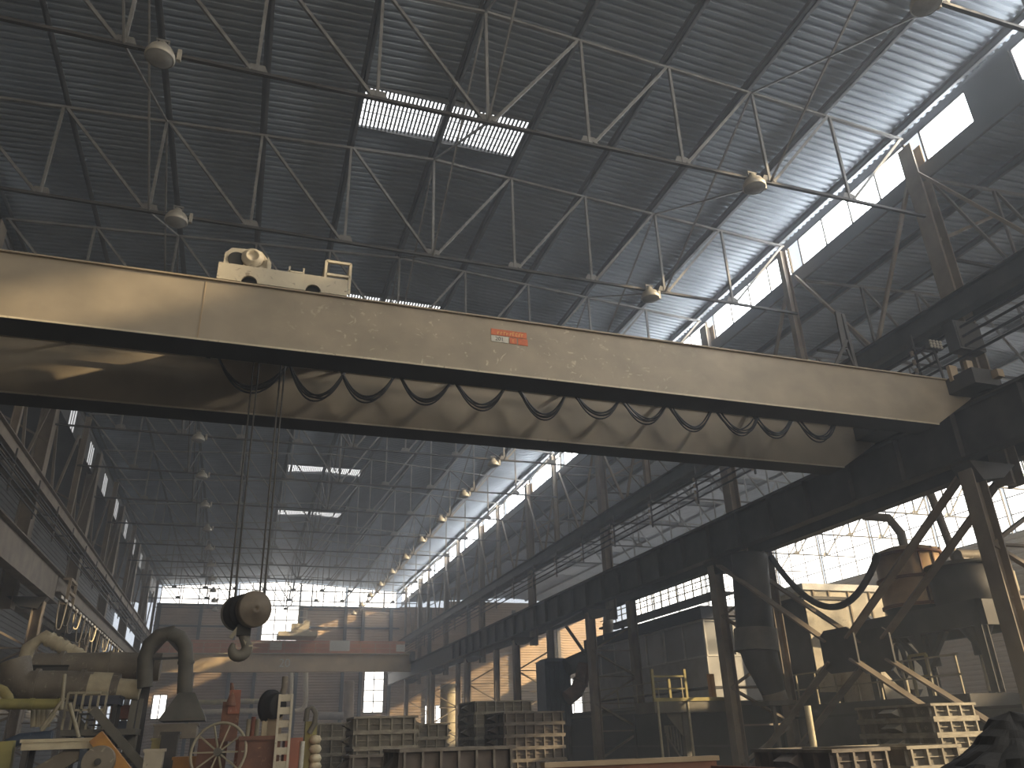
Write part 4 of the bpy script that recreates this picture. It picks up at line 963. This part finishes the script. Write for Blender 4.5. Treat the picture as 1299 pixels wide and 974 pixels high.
# tank platform
PXa = 20.4; pA, pB = at(1225, 880, X=PXa), at(990, 897, X=PXa); zpf = at(1110, 888, X=PXa).z
tp = thing('tank_platform', 'dark raised platform with railings carrying the tanks at the right', 'platform', (23, 21, 0))
MB().box(PXa, 27.5, pA.y, pB.y, zpf - 1.0, zpf).build('deck', M['dark'], tp)
for y in (pA.y + .3, (pA.y + pB.y) / 2, pB.y - .3):
    for x in (PXa + .4, 27.): MB().ibeam((x, y, 0), (x, y, zpf - 1.), .3, .3, .03, .03, (1, 0, 0)).build('leg', M['dark'], tp)
mb = MB()
for k in range(9): y = pA.y + .1 + (pB.y - pA.y - .2) * k / 8; mb.bar((PXa + .06, y, zpf), (PXa + .06, y, zpf + 1.1), .05)
for f in (.55, 1.1): mb.bar((PXa + .06, pA.y, zpf + f), (PXa + .06, pB.y, zpf + f), .05)
mb.build('railing', M['rail'], tp)
mb = MB(); yg = at(1170, 860, X=PXa + .3).y
for y in (yg - .35, yg + .35): mb.bar((PXa + .3, y, zpf), (PXa + .3, y, zpf + 1.25), .08)
mb.bar((PXa + .3, yg - .35, zpf + 1.25), (PXa + .3, yg + .35, zpf + 1.25), .08).bar((PXa + .3, yg - .35, zpf + .6), (PXa + .3, yg + .35, zpf + .6), .07); mb.build('yellow_gate', M['yellow'], tp)
# tanks on their frame
XT = 22.3; yT = at(1158, 740, X=XT).y; tz1 = at(1158, 698, X=XT).z; tz0 = at(1165, 772, X=XT).z; tc_ = Vector((XT, yT, 0))
rT = 1.1
tk1 = thing('storage_tank', 'tall tan cylindrical tank with bands, right of the X braces', 'tank', (XT, yT, tz0))
MB().lathe((XT, yT, 0), [(0, tz1 + .18), (rT * .6, tz1 + .15), (rT, tz1), (rT, tz0)], 32).build('shell', M['copper'], tk1)
MB().lathe((XT, yT, 0), [(rT, tz0), (.28, tz0 - 1.5), (.28, tz0 - 1.9), (0, tz0 - 1.9)], 32).build('cone', M['dark'], tk1)
for f in (.03, .5, .93): MB().lathe((XT, yT, tz0 + (tz1 - tz0) * f), [(rT, -.05), (rT + .06, -.05), (rT + .06, .05), (rT, .05)], 32).build('band', M['rust'], tk1)
for an in (-2.0, -1.55, -1.1): c = Vector((XT + (rT + .02) * math.cos(an), yT + (rT + .02) * math.sin(an), 0)); MB().bar(c + Vector((0, 0, tz0)), c + Vector((0, 0, tz1)), .05).build('rib', M['rust'], tk1)
MB().tube([(XT, yT, tz1 + .1), (XT, yT, tz1 + .7), (XT - .2, yT + .2, tz1 + 1.3), (XT - .8, yT + .8, tz1 + 1.5)], .16, 10).build('inlet_pipe', M['duct'], tk1)
XT2 = 22.6; yT2 = at(1222, 735, X=XT2).y; sz1 = at(1222, 716, X=XT2).z; sz0 = at(1225, 762, X=XT2).z
tk2 = thing('mixer_tank', 'low dark tank with motor on its lid beside the tan tank', 'tank', (XT2, yT2, sz0))
MB().lathe((XT2, yT2, 0), [(0, sz1), (1.02, sz1), (1.02, sz0), (.25, sz0 - 1.3), (.25, sz0 - 1.7), (0, sz0 - 1.7)], 28).build('shell', M['dark'], tk2)
MB().lathe((XT2, yT2, sz1 - .08), [(1.02, 0), (1.1, 0), (1.1, .1), (0, .12)], 28).build('lid', M['hood'], tk2)
MB().cyl((XT2 - .3, yT2 - .3, sz1 + .25), (XT2 + .5, yT2 - .4, sz1 + .25), .2, 16).cbox(XT2, yT2 - .3, sz1 + .1, .6, .4, .12).build('motor', M['duct'], tk2)
MB().tube([(XT2 - .1, yT2, sz1), (XT2 - .2, yT2, sz1 + .8), (XT2 - .5, yT2, sz1 + 2.8)], .13, 10).build('pipe', M['duct'], tk2)
MB().box(XT2 + .55, XT2 + 1.0, yT2 - 1.12, yT2 - 1.04, sz0 + .15, sz1 - .35).build('panel', M['insul'], tk2)
MB().tube([(XT2, yT2, sz0 - 1.6), (XT2 - .05, yT2, sz0 - 2.2), (XT2 - .1, yT2, zpf + .1)], .09, 10).build('outlet_pipe', M['rail'], tk2)
fz = tz0 - .25
tf = thing('tank_stand', 'dark steel frame with legs holding the two tanks', 'frame', (22.4, (yT + yT2) / 2, zpf))
ylo, yhi = min(yT, yT2) - 1.7, max(yT, yT2) + 1.5
MB().box(20.95, 21.2, ylo, yhi, fz - .75, fz).box(23.5, 23.75, ylo, yhi, fz - .75, fz).box(20.95, 23.75, ylo, ylo + .25, fz - .75, fz).box(20.95, 23.75, yhi - .25, yhi, fz - .75, fz).build('ring_beam', M['dark'], tf)
for y in (ylo + .15, (ylo + yhi) / 2, yhi - .15):
    for x in (21.08, 23.6): 
        MB().ibeam((x, y, zpf), (x, y, fz - .7), .26, .26, .03, .03, (1, 0, 0)).build('leg', M['dark'], tf)
for (ya, yb_) in ((yhi - .15, yhi - 1.2), ((ylo + yhi) / 2, (ylo + yhi) / 2 + 1.), ((ylo + yhi) / 2, (ylo + yhi) / 2 - 1.)):
    MB().bar((21.08, ya, fz - 1.8), (21.08, yb_, fz - .75), .16).build('knee', M['dark'], tf)
# hose
q0, q1 = at(978, 706, Y=24.5), at(1114, 702, Y=20.)
hs = MB(); pts = []
for k in range(21):
    f = k / 20; p = q0.lerp(q1, f); p.z -= 1.75 * (1 - (2 * f - 1) ** 2) ; pts.append(p)
hs.tube(pts, .11, 10); one('sagging_hose', hs, M['dark'], 'thick dark hose sagging between the column and the tan tank', 'hose')
# reel on the platform
rc = at(1143, 838, X=21.); rl = thing('hose_reel', 'round hose reel standing on the tank platform', 'hose reel', (21., rc.y, zpf))
MB().ring(rc, .5, .08, (.9, -.5, 0), 26, 8).ring(rc + Vector((.2, -.1, 0)), .42, .06, (.9, -.5, 0), 26, 8).build('coil', M['dark'], rl); MB().bar(rc, (rc.x, rc.y, zpf), .1).build('stand', M['rail'], rl)
ph = at(1085, 862, X=22.5)
mx_ = thing('sand_mixer', 'cream machine with ducts standing on the tank platform', 'machine', (23, ph.y, zpf))
MB().box(22.3, 23.8, ph.y - 1.2, ph.y + .9, zpf, zpf + 1.3).build('body', M['cream'], mx_); MB().frustum(23, ph.y - .1, zpf + 1.3, zpf + 1.9, 1.3, 1.6, .5, .5).build('hopper', M['duct'], mx_)
MB().tube([(23, ph.y, zpf + 1.8), (23, ph.y, zpf + 2.6), (23.3, ph.y - .6, zpf + 3.1)], .2, 12).build('duct', M['dark'], mx_)
bl = at(1120, 850, X=22.2); one('sloping_chute', MB().bar((22., bl.y + .5, zpf + 2.3), (22., bl.y - 1.5, zpf + .2), .5, .3), M['dark'], 'dark sloping chute between the tank legs', 'chute')
# floor level right
one('marker_pole', MB().cyl(at(1024, 895, Y=15.), (at(1031, 945, Y=15.).x, 15, 0), .07, 12), M['insul'], 'pale upright pole before the dark plant on the right', 'pole')
sb = thing('sand_bunker', 'dark low bunker wall below the tank platform', 'wall', (19.9, 19, 0))
MB().box(19.2, 20.2, 13, 25.5, 0, at(1150, 905, X=19.2).z).build('wall', M['dark'], sb)
MB().box(19.1, 20.3, 13, 25.5, at(1150, 905, X=19.2).z, at(1150, 905, X=19.2).z + .08).build('coping', M['black'], sb)
sp = at(1178, 905, X=18.9); pn = thing('indicator_panel', 'small panel with orange and grey fields under the tank platform', 'panel', sp)
ysp = at(1196, 904, X=18.9).y; ysp2 = at(1164, 906, X=18.9).y
MB().box(18.95, 19.1, ysp, ysp2, sp.z - .12, sp.z + .12).build('casing', M['panel'], pn)
MB().box(18.92, 18.95, (ysp + ysp2) / 2 - .06, (ysp + ysp2) / 2 + .08, sp.z - .1, sp.z + .1).build('orange_field', M['gold'], pn)
for i, (u, v) in enumerate(((1191, 903), (1212, 898))):
    p = at(u, v, X=18.2); t = thing('spot_lamp', ('left' if i == 0 else 'right') + ' of two small bright white lamps under the tank platform', 'lamp', p, 'bright lamps under the platform')
    MB().cbox(p.x, p.y, p.z, .1, .28, .14).build('glow', M['led'], t); MB().cbox(p.x + .1, p.y, p.z, .1, .32, .18).build('housing', M['dark'], t)
    MB().bar((p.x + .1, p.y, 0), (p.x + .1, p.y, p.z - .08), .05).build('stem', M['dark'], t)
# open bin at the lower edge
oa, ob = at(690, 969, Y=8.6), at(943, 972, Y=8.0)
bnn = thing('open_bin', 'open steel bin with pale rim at the bottom edge, before the enclosure', 'bin', ((oa.x + ob.x) / 2, 7.4, 0)); zt_ = at(840, 967, Y=8.6).z
MB().box(oa.x, ob.x, 8.52, 8.6, .1, zt_).box(oa.x, ob.x, 6.4, 6.48, .1, zt_ - .5).box(oa.x, oa.x + .08, 6.48, 8.52, .1, zt_ - .3).box(ob.x - .08, ob.x, 6.48, 8.52, .1, zt_ - .05).box(oa.x, ob.x, 6.48, 8.52, .05, .12).build('shell', M['rust'], bnn)
MB().box(oa.x - .03, ob.x + .03, 8.5, 8.63, zt_, zt_ + .05).build('rim', M['tan'], bnn)
# black heap in the lower right corner
hp = at(1282, 900, Y=4.2); rr = random.Random(5)
from mathutils import noise
mb = MB(); n = 64; m_ = 36; H = hp.z; vs = []; cx_, cy_ = hp.x + .1, 4.3
for j in range(m_ + 1):
    f = j / m_; r = 1.1 * (1 - f) ** .62 + .02
    for k in range(n):
        an = 2 * math.pi * k / n; p = Vector((cx_ + r * math.cos(an), cy_ + r * math.sin(an), H * f))
        nn = noise.noise(p * 2.1) * .32 + abs(noise.noise(p * 5.)) * .16 + noise.noise(p * 11.) * .05
        d = Vector((math.cos(an), math.sin(an), .35)); p += d * nn * (.35 + .65 * (1 - f)); p.z = max(0, min(H + .04, p.z)) if j else 0
        vs.append(p)
mb.add(vs, [(j * n + k, j * n + (k + 1) % n, (j + 1) * n + (k + 1) % n, (j + 1) * n + k) for j in range(m_) for k in range(n)])
mb.add(vs[-n:], [tuple(range(n))])
one('scrap_heap', mb, M['scrap'], 'black lumpy heap rising in the lower right corner', 'heap')
# ------------------------------------------------------------------ light
sun = bpy.data.lights.new('sun', 'SUN'); sun.energy = 14; sun.angle = math.radians(1.2); sun.color = (1, .79, .50)
so = bpy.data.objects.new('sun', sun); col.objects.link(so)
so.rotation_euler = Vector((-1, .62, -.42)).to_track_quat('-Z', 'Y').to_euler()
wd = bpy.data.worlds.new('sky'); sc.world = wd; wd.use_nodes = True
bg = wd.node_tree.nodes['Background']; bg.inputs[0].default_value = (.75, .85, 1, 1); bg.inputs[1].default_value = 1.0
# dusty air inside and around the hall
hz = MB().box(-30, 60, YB - 6, YE + 8, -.2, 24).build('haze', M['dark'])
tag(hz, 'thin grey blue dust haze filling the hall', 'haze', None, 'stuff')
vm = bpy.data.materials.new('dust_haze'); vm.use_nodes = True; nt = vm.node_tree; nt.nodes.clear()
o_ = nt.nodes.new('ShaderNodeOutputMaterial'); v_ = nt.nodes.new('ShaderNodeVolumeScatter')
v_.inputs['Color'].default_value = (.78, .87, 1, 1); v_.inputs['Density'].default_value = .0048; v_.inputs['Anisotropy'].default_value = .35
nt.links.new(v_.outputs[0], o_.inputs['Volume']); hz.data.materials.clear(); hz.data.materials.append(vm)
sc.view_settings.view_transform = 'Standard'; sc.view_settings.look = 'None'; sc.view_settings.gamma = 1; sc.view_settings.use_curve_mapping = False
sc.view_settings.exposure = 0.3
cy = sc.cycles
cy.max_bounces = 6; cy.diffuse_bounces = 4; cy.glossy_bounces = 2; cy.transmission_bounces = 2; cy.transparent_max_bounces = 6; cy.volume_bounces = 1
cy.use_denoising = True; cy.sample_clamp_indirect = 6; cy.caustics_reflective = False; cy.caustics_refractive = False
